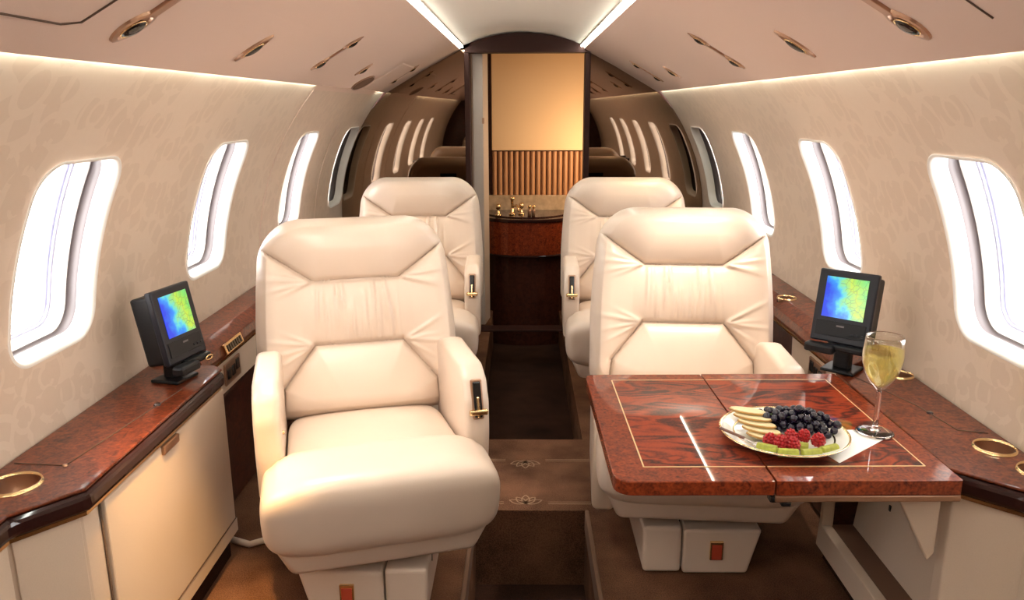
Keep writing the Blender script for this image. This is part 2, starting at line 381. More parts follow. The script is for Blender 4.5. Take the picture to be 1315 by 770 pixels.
def rrect(a, b, W, H, R):
    """a,b on the unit square's boundary -> point on a rounded rectangle"""
    x = a * W; y = b * H
    if abs(x) > W - R and abs(y) > H - R:
        cx = math.copysign(W - R, x); cy = math.copysign(H - R, y)
        dx = x - cx; dy = y - cy; d = math.hypot(dx, dy) or 1.0
        return cx + R * dx / d, cy + R * dy / d
    return x, y
def rr_loop(W, H, R, n=6):
    pts = []
    for cx, cy, a0 in ((W - R, H - R, 0), (-W + R, H - R, 90), (-W + R, -H + R, 180), (W - R, -H + R, 270)):
        for k in range(n + 1):
            t = math.radians(a0 + 90 * k / n); pts.append((cx + R * math.cos(t), cy + R * math.sin(t)))
    return pts

# ------------------------------------------------------------------ cabin shell
R0, ZC = 0.955, 0.60
def wp(side, y, v, d=0.0):
    t = v / R0
    if t < -0.07: return (side * (R0 + d) * math.cos(0.07), y, ZC - R0 * math.sin(0.07) + (v + 0.07 * R0))
    return (side * (R0 + d) * math.cos(t), y, ZC + (R0 + d) * math.sin(t))
VB, VT = R0 * -0.68, R0 * 0.79
WV, WH, WY, WR = 0.292, 0.202, 0.146, 0.064     # window: centre, half height, half width, corner
PH, PY, NS = 0.24, 0.17, 16
Y0, Y1 = -1.25, 4.12
WIN = {-1: [0.735, 1.505, 2.285, 3.135, 3.945], 1: [0.735, 1.505, 2.275, 3.045, 3.815]}
def square(n):
    p = []
    for i in range(2 * n): p.append((-1 + i / n, -1))
    for i in range(2 * n): p.append((1, -1 + i / n))
    for i in range(2 * n): p.append((1 - i / n, 1))
    for i in range(2 * n): p.append((-1, 1 - i / n))
    return p
SQ = square(NS)
def make_wall(side):
    v = []; f = []
    def grid(ys, vs):
        b = len(v)
        for y in ys:
            for q in vs: v.append(wp(side, y, q))
        for i in range(len(ys) - 1):
            for j in range(len(vs) - 1):
                f.append((b + i * len(vs) + j, b + (i + 1) * len(vs) + j, b + (i + 1) * len(vs) + j + 1, b + i * len(vs) + j + 1))
    bot = list(np.linspace(VB, WV - PH, 15)); top = list(np.linspace(WV + PH, VT, 9)); mid = list(np.linspace(WV - PH, WV + PH, 2 * NS + 1))
    ys = Y0
    for yc in WIN[side]:
        if yc - PY > ys: grid([ys, yc - PY], bot); grid([ys, yc - PY], mid); grid([ys, yc - PY], top)
        ye = yc + PY
        yy = list(np.linspace(yc - PY, ye, 2 * NS + 1)); grid(yy, bot); grid(yy, top)
        b = len(v); rings = 6; n = len(SQ)
        for r in range(rings + 1):
            t = r / rings
            for a, c in SQ:
                q = rrect(a, c, WY, WH, WR); y = yc + q[0] * (1 - t) + a * PY * t; vv = WV + q[1] * (1 - t) + c * PH * t
                v.append(wp(side, y, vv))
        for r in range(rings):
            for k in range(n):
                k2 = (k + 1) % n; f.append((b + r * n + k, b + r * n + k2, b + (r + 1) * n + k2, b + (r + 1) * n + k))
        ys = ye
    if ys < Y1: grid([ys, Y1], bot); grid([ys, Y1], mid); grid([ys, Y1], top)
    return pyd('wall_left' if side < 0 else 'wall_right', v, f, M['wall'], None, True, 'structure')
wall_l = make_wall(-1); wall_r = make_wall(1)

def make_window(side, yc, idx, closed):
    loops = []
    def ring(inset, depth):
        return [wp(side, yc + rrect(a, c, WY - inset, WH - inset, max(0.02, WR - inset))[0], WV + rrect(a, c, WY - inset, WH - inset, max(0.02, WR - inset))[1], depth) for a, c in SQ]
    def loft(name, seq, m, parent, label=None):
        v = []; f = []; n = len(SQ)
        for s in seq: v += ring(*s)
        for i in range(len(seq) - 1):
            for k in range(n):
                k2 = (k + 1) % n; f.append((i * n + k, i * n + k2, (i + 1) * n + k2, (i + 1) * n + k))
        return pyd(name, v, f, m, parent, True, None, label)
    root = loft('window_%d' % idx, [(-0.006, -0.002), (0.0, -0.004), (0.005, 0.003), (0.009, 0.016), (0.011, 0.032)], M['white'], None)
    root['kind'] = 'structure'
    loft('seal', [(0.011, 0.032), (0.003, 0.033), (0.003, 0.056), (0.008, 0.057)], M['grey'], root, 'dark grey rubber seal')
    loft('liner', [(0.008, 0.057), (0.011, 0.059), (0.016, 0.084)], M['white'], root)
    loft('gasket', [(0.016, 0.084), (0.020, 0.085), (0.020, 0.089), (0.017, 0.0895), (0.017, 0.0925), (0.021, 0.093), (0.021, 0.098)], M['lav'], root, 'lavender grey pane gasket')
    def cap(name, inset, depth, m, label=None):
        rings = [ring(inset, depth)]
        v = []; f = []; n = len(SQ); K = 5
        for j in range(K + 1):
            s = 1 - j / K
            for a, c in SQ:
                q = rrect(a, c, WY - inset, WH - inset, max(0.02, WR - inset)); v.append(wp(side, yc + q[0] * s, WV + q[1] * s, depth))
        for i in range(K):
            for k in range(n):
                k2 = (k + 1) % n; f.append((i * n + k, i * n + k2, (i + 1) * n + k2, (i + 1) * n + k))
        return pyd(name, v, f, m, root, True, None, label)
    cap('pane', 0.021, 0.097, M['pane'])
    if closed: cap('window_shade', 0.014, 0.070, M['shade'], 'lowered brown window shade')
    return root
k = 1
for side in (-1, 1):
    for i, yc in enumerate(WIN[side]):
        make_window(side, yc, k, i == 4); k += 1

# floor with the sunken entry well
bm = bmesh.new()
def fl(x0, x1, y0, y1, z0, z1): add_box(bm, ((x0 + x1) / 2, (y0 + y1) / 2, (z0 + z1) / 2), (x1 - x0, y1 - y0, z1 - z0))
WX0, WX1, WYE, WZ = -0.140, 0.190, 2.107, -0.25
fl(-0.98, WX0, Y0, WYE, -0.30, 0.0); fl(WX1, 0.98, Y0, WYE, -0.30, 0.0); fl(-0.98, 0.98, WYE, 2.62, -0.30, 0.0); fl(-0.98, -0.17, 2.62, 5.0, -0.30, 0.0); fl(0.22, 0.98, 2.62, 5.0, -0.30, 0.0)
floor = bmo('floor', bm, M['carpet'], None, False, 'structure')
box('runner', (0.025, (Y0 + WYE) / 2, -0.27), (0.35, WYE - Y0, 0.04), M['shadecarpet'], floor, label='carpet in the entry well, shade painted in as a darker tone')
box('runner', (0.025, 3.80, -0.22), (0.41, 2.36, 0.04), M['shadecarpet'], floor, label='carpet in the sunken aisle, shade painted in as a darker tone')
# woven border on the aisle carpet
bm_v = []; bm_f = []
def ribbon(path, w_, z=0.0015):
    b = len(bm_v); path = [Vector((p[0], p[1], 0)) for p in path]
    for i, p in enumerate(path):
        d = (path[min(i + 1, len(path) - 1)] - path[max(i - 1, 0)]).normalized(); nn = Vector((-d.y, d.x, 0)) * w_ / 2
        bm_v.append((p.x + nn.x, p.y + nn.y, z)); bm_v.append((p.x - nn.x, p.y - nn.y, z))
    for i in range(len(path) - 1): bm_f.append((b + 2 * i, b + 2 * i + 1, b + 2 * i + 3, b + 2 * i + 2))
for yb, sgn in ((2.44, -1), (2.145, 1)):
    for w_, o in ((0.004, 0.0), (0.003, 0.012)):
        ribbon([(-0.30, yb + o), (-0.055, yb + o)], w_); ribbon([(0.080, yb + o), (0.26, yb + o)], w_)
    for k2, (px, ang, ln) in enumerate(((0.012, 0, 0.055), (0.012, 35, 0.05), (0.012, -35, 0.05), (0.012, 65, 0.055), (0.012, -65, 0.055))):
        a = math.radians(ang); dx, dy = math.sin(a), sgn * math.cos(a); q = (-dy, dx)
        pts = []
        for j in range(13):
            t = j / 12; wv = 0.012 * math.sin(PI * t); pts.append((px + dx * ln * t + q[0] * wv, yb + dy * ln * t + q[1] * wv))
        for j in range(12, -1, -1):
            t = j / 12; wv = -0.012 * math.sin(PI * t); pts.append((px + dx * ln * t + q[0] * wv, yb + dy * ln * t + q[1] * wv))
        ribbon(pts, 0.004)
ribbon([(0.26, 2.44), (0.26, 2.615)], 0.004); ribbon([(0.248, 2.452), (0.248, 2.615)], 0.003)
pyd('woven_border', bm_v, bm_f, M['inlay'], floor, False, None, 'tan floral border woven in the carpet')
box('trim_1', (WX0 - 0.004, (Y0 + WYE) / 2, -0.03), (0.012, WYE - Y0, 0.066), M['brownledge'], None, 0.003, kind='structure')
box('trim_2', (WX1 + 0.004, (Y0 + WYE) / 2, -0.03), (0.012, WYE - Y0, 0.066), M['brownledge'], None, 0.003, kind='structure')

# ceiling: arched centre panel
EX, EZ = 0.31, 1.45
v = []; f = []; nn = 16
prof = []
for i in range(nn + 1):
    a = -1 + 2 * i / nn; prof.append((a * 0.292, 1.472 + 0.060 * (1 - a * a)))
outer = [(p[0], p[1] + 0.02) for p in prof]
for y in (Y0, 4.12):
    for p in prof: v.append((p[0], y, p[1]))
for i in range(nn): f.append((i, i + 1, nn + 2 + i, nn + 1 + i))
b = len(v)
for y in (Y0, 5.0):
    for p in ((-0.60, 1.42), (-0.45, 1.58), (0, 1.64), (0.45, 1.58), (0.60, 1.42)): v.append((p[0], y, p[1]))
for i in range(4): f.append((b + i, b + i + 1, b + 6 + i, b + 5 + i))
pyd('ceiling', v, f, M['ceil'], None, True, 'structure', fix=False)
# headliner side panels
LX, LZ = 0.688, 1.242
def headliner(side, n_):
    bm = bmesh.new()
    pr = [(side * EX, EZ), (side * 0.50, 1.352), (side * LX, LZ), (side * (LX + 0.001), LZ + 0.018), (side * 0.50, 1.374), (side * EX, EZ + 0.02)]
    add_prism(bm, pr, 'y', Y0, 4.12)
    return bmo('trim_%d' % n_, bm, M['head'], None, False, 'structure')
hl = headliner(-1, 3); hr = headliner(1, 4)
# strip lamps: along the ceiling edges and behind the headliner lips
def strip(name, side, x, z, y0, y1, w_, m, label, flat):
    root = thing(name, label, 'strip light', (side * x, (y0 + y1) / 2, z), 0, None)
    L_ = (y1 - y0)
    if flat: box('light_tube', (0, 0, 0), (w_, L_, 0.006), m, root)
    else: box('light_tube', (side * 0.001, 0, 0), (0.003, L_, w_), m, root)
    box('mounting_rail', (-side * 0.004 if not flat else 0, 0, 0.006 if flat else 0), (0.003 if not flat else w_ + 0.004, L_, 0.006 if flat else w_), M['white'], root)
for side, s in ((-1, 'left'), (1, 'right')):
    strip('ceiling_strip_light', side, 0.302, 1.462, -0.6, 4.08, 0.016, M['strip'], 'pale green-white light strip along the %s edge of the centre ceiling panel' % s, True)
strip('cove_light', -1, 0.696, 1.252, -0.6, 2.755, 0.014, M['cove'], 'pale light strip under the headliner edge above the three near left windows', False)
strip('cove_light', -1, 0.696, 1.252, 3.88, 4.09, 0.014, M['cove'], 'short pale light strip under the headliner edge by the left mirror', False)
strip('cove_light', 1, 0.696, 1.252, -0.6, 4.09, 0.014, M['cove'], 'pale light strip under the headliner edge along the whole right wall', False)
# emergency exit surround in the left wall: flush trim closes the cove there, joints as raised beads
prism('trim_5', [(-0.684, LZ), (-0.700, LZ + 0.004), (-0.715, 1.228), (-0.700, 1.2485), (-0.690, 1.262)], 'y', 2.76, 3.875, M['head'], None, kind='structure')
def bead(name, side, y, va, vb, r, m):
    tube(name, [wp(side, y, va + (vb - va) * i / 24, -0.0005) for i in range(25)], r, m, None, 6, kind='structure')
bead('trim_6', -1, 2.775, -0.07, 0.70, 0.0022, M['head'])
bead('trim_7', -1, 3.55, -0.07, 0.52, 0.0018, M['head'])
# ceiling access panel, left front
def hpt(side, x, y, off=0.0):
    """point on the headliner at |x|; off = distance below it"""
    if x < 0.5: t = (x - EX) / 0.19; z = EZ + t * (1.352 - EZ); d = Vector((0.19, 0, -0.098))
    else: t = (x - 0.5) / 0.188; z = 1.352 + t * (LZ - 1.352); d = Vector((0.188, 0, -0.110))
    d.normalize(); n_ = Vector((d.z, 0, -d.x))
    return Vector((side * (x + n_.x * off), y, z + n_.z * off)), Vector((side * d.x, 0, d.z)), Vector((side * n_.x, 0, n_.z))
ap = [hpt(-1, x, y, 0.001)[0] for x, y in ((0.33, 1.135), (0.50, 1.143), (0.612, 1.135), (0.622, 1.10), (0.622, 0.70))]
tube('panel_joint', ap, 0.0016, M['seam'], hl, 4, label='dark joint of an access panel')
# second access panel near the rear, a shallow plate
pl = [hpt(-1, x, y, -0.001)[0] for x, y in ((0.50, 3.42), (0.675, 3.42), (0.675, 3.86), (0.50, 3.86))]
pl2 = [hpt(-1, x, y, 0.004)[0] for x, y in ((0.505, 3.43), (0.672, 3.43), (0.672, 3.85), (0.505, 3.85))]
pyd('access_panel', pl + pl2, [(4, 5, 6, 7), (0, 1, 5, 4), (1, 2, 6, 5), (2, 3, 7, 6), (3, 0, 4, 7)], M['head'], hl)
joint_r = [hpt(1, x, y, 0.001)[0] for x, y in ((0.52, 1.085), (0.62, 1.09))]
tube('panel_joint', joint_r, 0.0014, M['seam'], hr, 4, label='dark joint of an access panel')

# rear bulkhead: bronze mirrors either side of a framed doorway
DX0, DX1 = -0.262, 0.318
MY = 4.10
wb = bmesh.new()
add_box(wb, (0.0, MY + 0.04, 1.595), (1.0, 0.03, 0.30)); add_box(wb, (-0.65, MY + 0.04, 0.6), (0.78, 0.03, 1.8)); add_box(wb, (0.70, MY + 0.04, 0.6), (0.76, 0.03, 1.8))
back = bmo('wall_back', wb, M['darkwood'], None, False, 'structure')
def mirror(side, x0, x1):
    pts = []
    xs = [x0] + []
    poly = [(side * x0, 0.0), (side * x0, 1.447)]
    poly += [(side * EX, EZ - 0.002)] if x0 < EX else []
    poly += [(side * 0.50, 1.350), (side * 0.686, 1.244)]
    for i in range(1, 14):
        z = 1.235 - (1.235 - 0.20) * i / 13
        poly.append((side * (math.sqrt(R0 * R0 - max(0, z - ZC) ** 2) - 0.003), z))
    poly.append((side * 0.95, 0.0))
    prism('mirror_panel', poly, 'y', MY, MY + 0.02, M['mirror'], back, label='bronze tinted mirror')
mirror(-1, 0.282, 0); mirror(1, 0.338, 0)
# door frame, dark lacquered wood with an arched head
fr = thing('door_frame', 'dark lacquered wood frame with arched head around the lavatory doorway', 'door frame', (0.028, MY, 0.0))
ox = 0.028
box('jamb', (DX0 - 0.013 - ox, 0.0, 0.715), (0.027, 0.09, 1.43), M['frame'], fr, 0.004)
box('jamb', (DX1 + 0.013 - ox, 0.0, 0.715), (0.027, 0.09, 1.43), M['frame'], fr, 0.004)
arch = [(DX0 - 0.027 - ox, 1.432), (DX1 + 0.027 - ox, 1.432)]
for i in range(17):
    a = 1 - 2 * i / 16; arch.append((a * 0.309, 1.452 + 0.072 * (1 - a * a)))
prism('arched_head', arch, 'y', -0.045, 0.045, M['frame'], fr)
# lavatory beyond the doorway
lv = bmesh.new()
add_box(lv, (0.03, 4.86, 0.75), (1.3, 0.03, 1.6)); add_box(lv, (-0.62, 4.5, 0.75), (0.03, 0.75, 1.6)); add_box(lv, (0.66, 4.5, 0.75), (0.03, 0.75, 1.6)); add_box(lv, (0.03, 4.5, 1.57), (1.3, 0.75, 0.03))
bmo('wall_lavatory', lv, M['jamb'], None, False, 'structure')
prism('pocket_door', [(-0.255, 4.150), (-0.200, 4.150), (-0.198, 4.165), (-0.180, 4.30), (-0.255, 4.30)], 'z', 0.0, 1.545, M['jamb'], None, 0.004)
tag(bpy.data.objects['pocket_door'], 'pale grey folding door panel folded back at the left of the lavatory doorway', 'door')
for zz in (1.10,):
    box('latch', (-0.200, 4.149, zz), (0.012, 0.006, 0.03), M['brass'], bpy.data.objects['pocket_door'], 0.002)
cab = thing('lavatory_cabinet', 'tall tan lavatory cabinet with a flat upper panel and ribbed tambour below', 'cabinet', (0.10, 4.785, 0))
box('carcass', (0, 0.02, 0.75), (0.62, 0.04, 1.5), M['darkwood'], cab)
box('upper_panel', (0, -0.012, 1.215), (0.56, 0.024, 0.60), M['tan'], cab, 0.004)
sl_me = None
for i in range(17):
    o_ = None
    x = -0.264 + i * 0.033
    if sl_me is None:
        pts = [(0.0145 * math.cos(t), -0.020 * math.sin(t)) for t in np.linspace(0, PI, 9)]
        o_ = prism('tambour_slat', pts, 'z', 0.615, 0.908, M['slat'], cab); sl_me = o_.data
    else:
        o_ = bpy.data.objects.new('tambour_slat', sl_me); COL.objects.link(o_); o_.parent = cab
    o_.location = (x, 0, 0)
# vanity with bowed burl front
van = thing('lavatory_vanity', 'bowed dark burl vanity with a stone top in the lavatory doorway', 'vanity', (0.03, 4.62, 0))
def bow(hw, d, yb, n=20):
    return [(hw, yb)] + [(hw * math.cos(t), -d * math.sin(t) ** 0.8) for t in np.linspace(0.06, PI - 0.06, n)] + [(-hw, yb)]
prism('drum', bow(0.285, 0.27, 0.115), 'z', 0.350, 0.535, M['burl2'], van, smooth=False)
prism('countertop', bow(0.292, 0.28, 0.12), 'z', 0.537, 0.556, M['edge'], van, 0.004)
prism('lower_lip', bow(0.292, 0.28, 0.115), 'z', 0.338, 0.349, M['edge'], van, 0.003)
prism('plinth', bow(0.275, 0.22, 0.115), 'z', -0.198, 0.337, M['darkwood'], van)
box('backsplash', (0.02, 0.127, 0.60), (0.62, 0.02, 0.10), M['marble'], van, 0.003)
bs = [(0.12 * math.cos(t), 0.09 * math.sin(t) - 0.02) for t in np.linspace(0, 2 * PI, 28, endpoint=False)]
prism('stone_top', [(0.27 * math.cos(t), 0.110 - 0.335 * math.sin(t)) for t in np.linspace(0, PI, 20)], 'z', 0.556, 0.562, M['edge'], van)
def tap(x, y, label):
    t = thing('water_tap', label, 'tap', (x, y, 0.5625), 0)
    lathe('tap_base', [(0.0, 0), (0.019, 0), (0.019, 0.006), (0.009, 0.012), (0.007, 0.03), (0.007, 0.036), (0.012, 0.038), (0.015, 0.052), (0.012, 0.066), (0.0, 0.068)], M['gold'], t, 20)
    return t
tap(-0.135, 4.47, 'gold tap knob left of the spout on the lavatory vanity')
sp_ = thing('faucet', 'gold swan spout in the middle of the lavatory vanity top', 'tap', (-0.055, 4.50, 0.5625))
lathe('spout_base', [(0, 0), (0.02, 0), (0.018, 0.008), (0.009, 0.014), (0.008, 0.085), (0.014, 0.09), (0.014, 0.102), (0, 0.104)], M['gold'], sp_, 20)
tube('spout', [(0, 0, 0.04), (0.012, -0.02, 0.055), (0.026, -0.045, 0.06), (0.034, -0.07, 0.05), (0.036, -0.08, 0.03)], 0.006, M['gold'], sp_)
tap(-0.002, 4.52, 'small gold tap knob right of the spout on the lavatory vanity')
tm = thing('soap_dispenser', 'gold and clear double dispenser at the right of the lavatory taps', 'dispenser', (0.055, 4.47, 0.5625))
for dx in (-0.011, 0.013):
    lathe('bottle', [(0, 0), (0.010, 0), (0.011, 0.03), (0.009, 0.034), (0.0, 0.035)], M['brass'], tm, 14, (dx, 0, 0))
    lathe('pump', [(0, 0.035), (0.004, 0.035), (0.004, 0.045), (0.009, 0.046), (0.009, 0.058), (0, 0.059)], M['gold'], tm, 14, (dx, 0, 0))
# doorway threshold
box('trim_8', (0.028, 4.06, 0.004), (0.62, 0.10, 0.010), M['frame'], None, 0.003, kind='structure')

# forward bulkhead behind the camera (it shows in the mirrors)
fw = bmesh.new()
add_box(fw, (0, Y0 - 0.02, 0.75), (2.0, 0.04, 2.2))
bmo('wall_front', fw, M['darkwood'], None, False, 'structure')

# ------------------------------------------------------------------ side consoles
def outline_console(side, inner, yend, ycorner, xch, ych, ynear):
    """plan of the console top: along the wall, in to the inner edge"""
    s = side
    return [(s * 0.949, ynear), (s * xch, ynear), (s * xch, ych), (s * inner, ycorner), (s * inner, yend - 0.03), (s * (inner + 0.03), yend), (s * 0.949, yend)]
def console(side, inner, yend, ycorner, xch, ych, label):
    s = side; ynear = 0.2
    t = thing('side_console', label, 'cabinet', (s * inner, (ycorner + yend) / 2, 0))
    off = Vector((-s * inner, -(ycorner + yend) / 2, 0))
    def sh(pts): return [(p[0] + off.x, p[1] + off.y) for p in pts]
    top = sh(outline_console(s, inner, yend, ycorner, xch, ych, ynear))
    bm = bmesh.new(); add_prism(bm, top, 'z', 0.528, 0.535)
    prism('burl_top', top, 'z', 0.5285, 0.535, M['burl'], t, 0.003, 2)
    prism('bullnose_edge', [(p[0] - (0.006 * s if i in (1, 2, 3, 4) else 0), p[1]) for i, p in enumerate(top)], 'z', 0.490, 0.528, M['edge'], t, 0.012, 3)
    o2 = sh(outline_console(s, inner + 0.004, yend - 0.004, ycorner + 0.001, xch + 0.004, ych + 0.001, ynear))
    prism('gold_strip', o2, 'z', 0.483, 0.490, M['gold'], t, label='thin gold strip')
    return t, off, sh
def panel_poly(p, q, thick, side):
    """thin slab between two plan points"""
    d = Vector((q[0] - p[0], q[1] - p[1], 0)).normalized(); n_ = Vector((-d.y, d.x, 0)) * thick * (1 if side else 1)
    return [(p[0], p[1]), (q[0], q[1]), (q[0] + n_.x, q[1] + n_.y), (p[0] + n_.x, p[1] + n_.y)]
# left console
cl, off, sh = console(-1, 0.752, 1.875, 1.215, 0.828, 1.122, 'glossy burl-topped left side console with a cream door, carrying a cup well')
body = sh([(-0.945, 0.2), (-0.843, 0.2), (-0.843, 1.130), (-0.768, 1.222), (-0.768, 1.866), (-0.945, 1.866)])
prism('carcass', body, 'z', 0.075, 0.483, M['cream'], cl)
box('plinth', (off.x - 0.862, off.y + 1.03, 0.0375), (0.16, 1.66, 0.073), M['shadecarpet'], cl)  # shade of the recess under the console is in the dark colour
box('door', (off.x - 0.763, off.y + 1.565, 0.298), (0.012, 0.578, 0.362), M['cream'], cl, 0.003)
box('lower_rail', (off.x - 0.763, off.y + 1.565, 0.095), (0.012, 0.60, 0.038), M['cream'], cl, 0.003)
dl = bpy.data.objects.new('tmp', None)
lat = box('latch', (off.x - 0.755, off.y + 1.54, 0.470), (0.010, 0.075, 0.020), M['brass'], cl, 0.003)
ca = Vector((-0.768, 1.222)); cb_ = Vector((-0.843, 1.130)); dd = (cb_ - ca).normalized(); nn2 = Vector((-dd.y, dd.x))
if nn2.x < 0: nn2 = -nn2
p0 = ca + dd * 0.006; p1 = cb_ - dd * 0.006
prism('corner_panel', sh([(p0.x, p0.y), (p1.x, p1.y), (p1.x + nn2.x * 0.006, p1.y + nn2.y * 0.006), (p0.x + nn2.x * 0.006, p0.y + nn2.y * 0.006)]), 'z', 0.078, 0.480, M['cream'], cl, 0.002)
box('near_panel', (off.x - 0.840, off.y + 0.67, 0.279), (0.010, 0.90, 0.402), M['cream'], cl, 0.002)
for k_, (jx, jy) in enumerate(((-0.7655, 1.272), (-0.8455, 1.124))):
    tube('panel_joint', [(jx + off.x, jy + off.y, 0.080), (jx + off.x, jy + off.y, 0.481)], 0.0022, M['seam'], cl, 5, label='dark joint between panels')
tube('panel_joint', [(-0.7575 + off.x, 1.276 + off.y, 0.1155), (-0.7575 + off.x, 1.860 + off.y, 0.1155)], 0.0016, M['seam'], cl, 5, label='dark joint between panels')
# lid joint lines and hinge button in the top
def lid(root, off, pts, r=0.0014):
    tube('lid_joint', [(p[0] + off.x, p[1] + off.y, 0.5354) for p in pts], r, M['seam'], root, 4, label='dark joint of the lid in the top')
lid(cl, off, [(-0.940, 1.31), (-0.838, 1.295), (-0.802, 1.60), (-0.935, 1.60)]) if False else lid(cl, off, [(-0.935, 1.310), (-0.835, 1.300), (-0.806, 1.565), (-0.79, 1.70)])
lathe('hinge_button', [(0, 0.003), (0.004, 0.003), (0.005, 0)], M['brass'], cl, 12, (-0.835 + off.x, 1.300 + off.y, 0.5352))
lathe('hinge_button', [(0, 0.003), (0.007, 0.003), (0.008, 0)], M['edge'], cl, 12, (-0.803 + off.x, 1.60 + off.y, 0.5352))
def cut(o, x, y, r, z0, z1):
    bm = bmesh.new(); bmesh.ops.create_cone(bm, cap_ends=True, segments=40, radius1=r, radius2=r, depth=z1 - z0)
    bmesh.ops.translate(bm, vec=(x, y, (z0 + z1) / 2), verts=bm.verts)
    me = bpy.data.meshes.new('c'); bm.to_mesh(me); bm.free(); c = bpy.data.objects.new('c', me); COL.objects.link(c)
    c.parent = o.parent
    md = o.modifiers.new('b', 'BOOLEAN'); md.operation = 'DIFFERENCE'; md.object = c; md.solver = 'EXACT'
    bpy.context.view_layer.update()
    ev = o.evaluated_get(bpy.context.evaluated_depsgraph_get()); nm = bpy.data.meshes.new_from_object(ev)
    o.modifiers.clear(); o.data = nm; bpy.data.objects.remove(c)
def cup(root, x, y, z, r):
    for ch in root.children:
        if ch.name.split('.')[0] in ('burl_top', 'bullnose_edge', 'burl_fascia'): cut(ch, x, y, r * 0.985, z - 0.042, z + 0.02)
    c_ = lathe('cup_well', [(0, -0.0335), (r * 0.80, -0.0335), (r * 0.88, -0.030), (r * 0.92, 0.001)], M['brass'], root, 36, (x, y, z), label='copper lined cup well')
    lathe('gold_rim', [(r * 0.93, 0.001), (r * 0.95, 0.005), (r, 0.005), (r * 1.05, 0.0005)], M['gold'], c_, 36, (x, y, z))
cup(cl, -0.882 + off.x, 1.225 + off.y, 0.535, 0.044)
# right console, its centre bay open under the table
cr, offr, shr = console(1, 0.770, 1.850, 1.300, 0.862, 1.215, 'glossy burl-topped right side console with an open table bay and two cup wells')
body = shr([(0.945, 0.2), (0.876, 0.2), (0.876, 1.222), (0.788, 1.304), (0.788, 1.335), (0.945, 1.335)])
prism('carcass', body, 'z', 0.040, 0.483, M['cream'], cr, 0.004)
box('near_panel', (offr.x + 0.873, offr.y + 0.70, 0.262), (0.010, 1.02, 0.438), M['cream'], cr, 0.002)
box('plinth', (offr.x + 0.872, offr.y + 1.03, 0.02), (0.14, 1.66, 0.038), M['shadecarpet'], cr)  # dark colour paints in the shade below the console
box('far_post', (offr.x + 0.80, offr.y + 1.855, 0.262), (0.030, 0.018, 0.440), M['cream'], cr, 0.003)
box('far_end_panel', (offr.x + 0.88, offr.y + 1.858, 0.262), (0.130, 0.012, 0.440), M['darkwood'], cr, 0.002)
prism('bay_rail', [(0.780 + offr.x, 0.042), (0.812 + offr.x, 0.042), (0.812 + offr.x, 0.105), (0.784 + offr.x, 0.105)], 'y', 1.335 + offr.y, 1.862 + offr.y, M['cream'], cr, 0.003)
box('bay_sill', (offr.x + 0.842, offr.y + 1.60, 0.098), (0.060, 0.52, 0.012), M['brownledge'], cr)
prism('bay_back', [(0.868 + offr.x, 0.10), (0.885 + offr.x, 0.10), (0.925 + offr.x, 0.482), (0.908 + offr.x, 0.482)], 'y', 1.335 + offr.y, 1.85 + offr.y, M['cream'], cr)
tube('bay_seam', [(0.905 + offr.x, 1.80 + offr.y, 0.455), (0.897 + offr.x, 1.47 + offr.y, 0.376), (0.888 + offr.x, 1.44 + offr.y, 0.30), (0.874 + offr.x, 1.40 + offr.y, 0.15)], 0.0015, M['seam'], cr, 4)
lathe('screw_cap', [(0, 0.003), (0.004, 0.002), (0.005, 0)], M['brass'], cr, 10, (0.8925 + offr.x, 1.455 + offr.y, 0.30))
box('pull_slot', (0.8815 + offr.x, 1.70 + offr.y, 0.235), (0.003, 0.008, 0.014), M['black'], cr)
lid(cr, offr, [(0.800, 1.80), (0.862, 1.60), (0.878, 1.47), (0.930, 1.455)])
lathe('hinge_button', [(0, 0.003), (0.006, 0.003), (0.007, 0)], M['edge'], cr, 12, (0.868 + offr.x, 1.56 + offr.y, 0.5352))
cup(cr, 0.902 + offr.x, 1.385 + offr.y, 0.535, 0.037)
cup(cr, 0.925 + offr.x, 1.285 + offr.y, 0.535, 0.037)
cup(cr, 0.917 + offr.x, 1.80 + offr.y, 0.535, 0.030)
# narrow ledges further back, cream below, burl fascia above, with outlets
def ledge(side, y0, y1, label):
    s = side
    t = thing('side_ledge', label, 'ledge', (s * 0.82, y0, 0))
    L_ = y1 - y0; ox_ = -s * 0.82
    prism('burl_fascia', [(ox_ + s * 0.945, 0.44), (ox_ + s * 0.820, 0.500), (ox_ + s * 0.818, 0.512), (ox_ + s * 0.826, 0.535), (ox_ + s * 0.865, 0.556), (ox_ + s * 0.949, 0.556)], 'y', 0, L_, M['burl'], t, 0.002, 2)
    prism('gold_strip', [(ox_ + s * 0.819, 0.493), (ox_ + s * 0.9, 0.493), (ox_ + s * 0.9, 0.4985), (ox_ + s * 0.817, 0.4985)], 'y', 0, L_, M['gold'], t, label='thin gold strip')
    prism('side_panel', [(ox_ + s * 0.94, 0.395), (ox_ + s * 0.830, 0.395), (ox_ + s * 0.826, 0.492), (ox_ + s * 0.94, 0.492)], 'y', 0.0, 0.42, M['cream'], t, 0.002)
    prism('lower_panel', [(ox_ + s * 0.94, 0.02), (ox_ + s * 0.866, 0.02), (ox_ + s * 0.836, 0.380), (ox_ + s * 0.836, 0.393), (ox_ + s * 0.94, 0.393)], 'y', 0.0, L_, M['darkwood'], t)
    prism('rear_panel', [(ox_ + s * 0.94, 0.395), (ox_ + s * 0.831, 0.395), (ox_ + s * 0.831, 0.492), (ox_ + s * 0.94, 0.492)], 'y', 0.42, L_, M['darkwood'], t)
    pl_ = box('outlet_plate', (ox_ + s * 0.8235, 0.20, 0.447), (0.006, 0.115, 0.062), M['brass'], t, 0.002)
    for i, (yy, zz) in enumerate(((0.165, 0.447), (0.20, 0.447), (0.232, 0.455))):
        box('socket', (ox_ + s * 0.820, yy, zz), (0.005, 0.024, 0.030), M['lens'], pl_, 0.002)
    return t
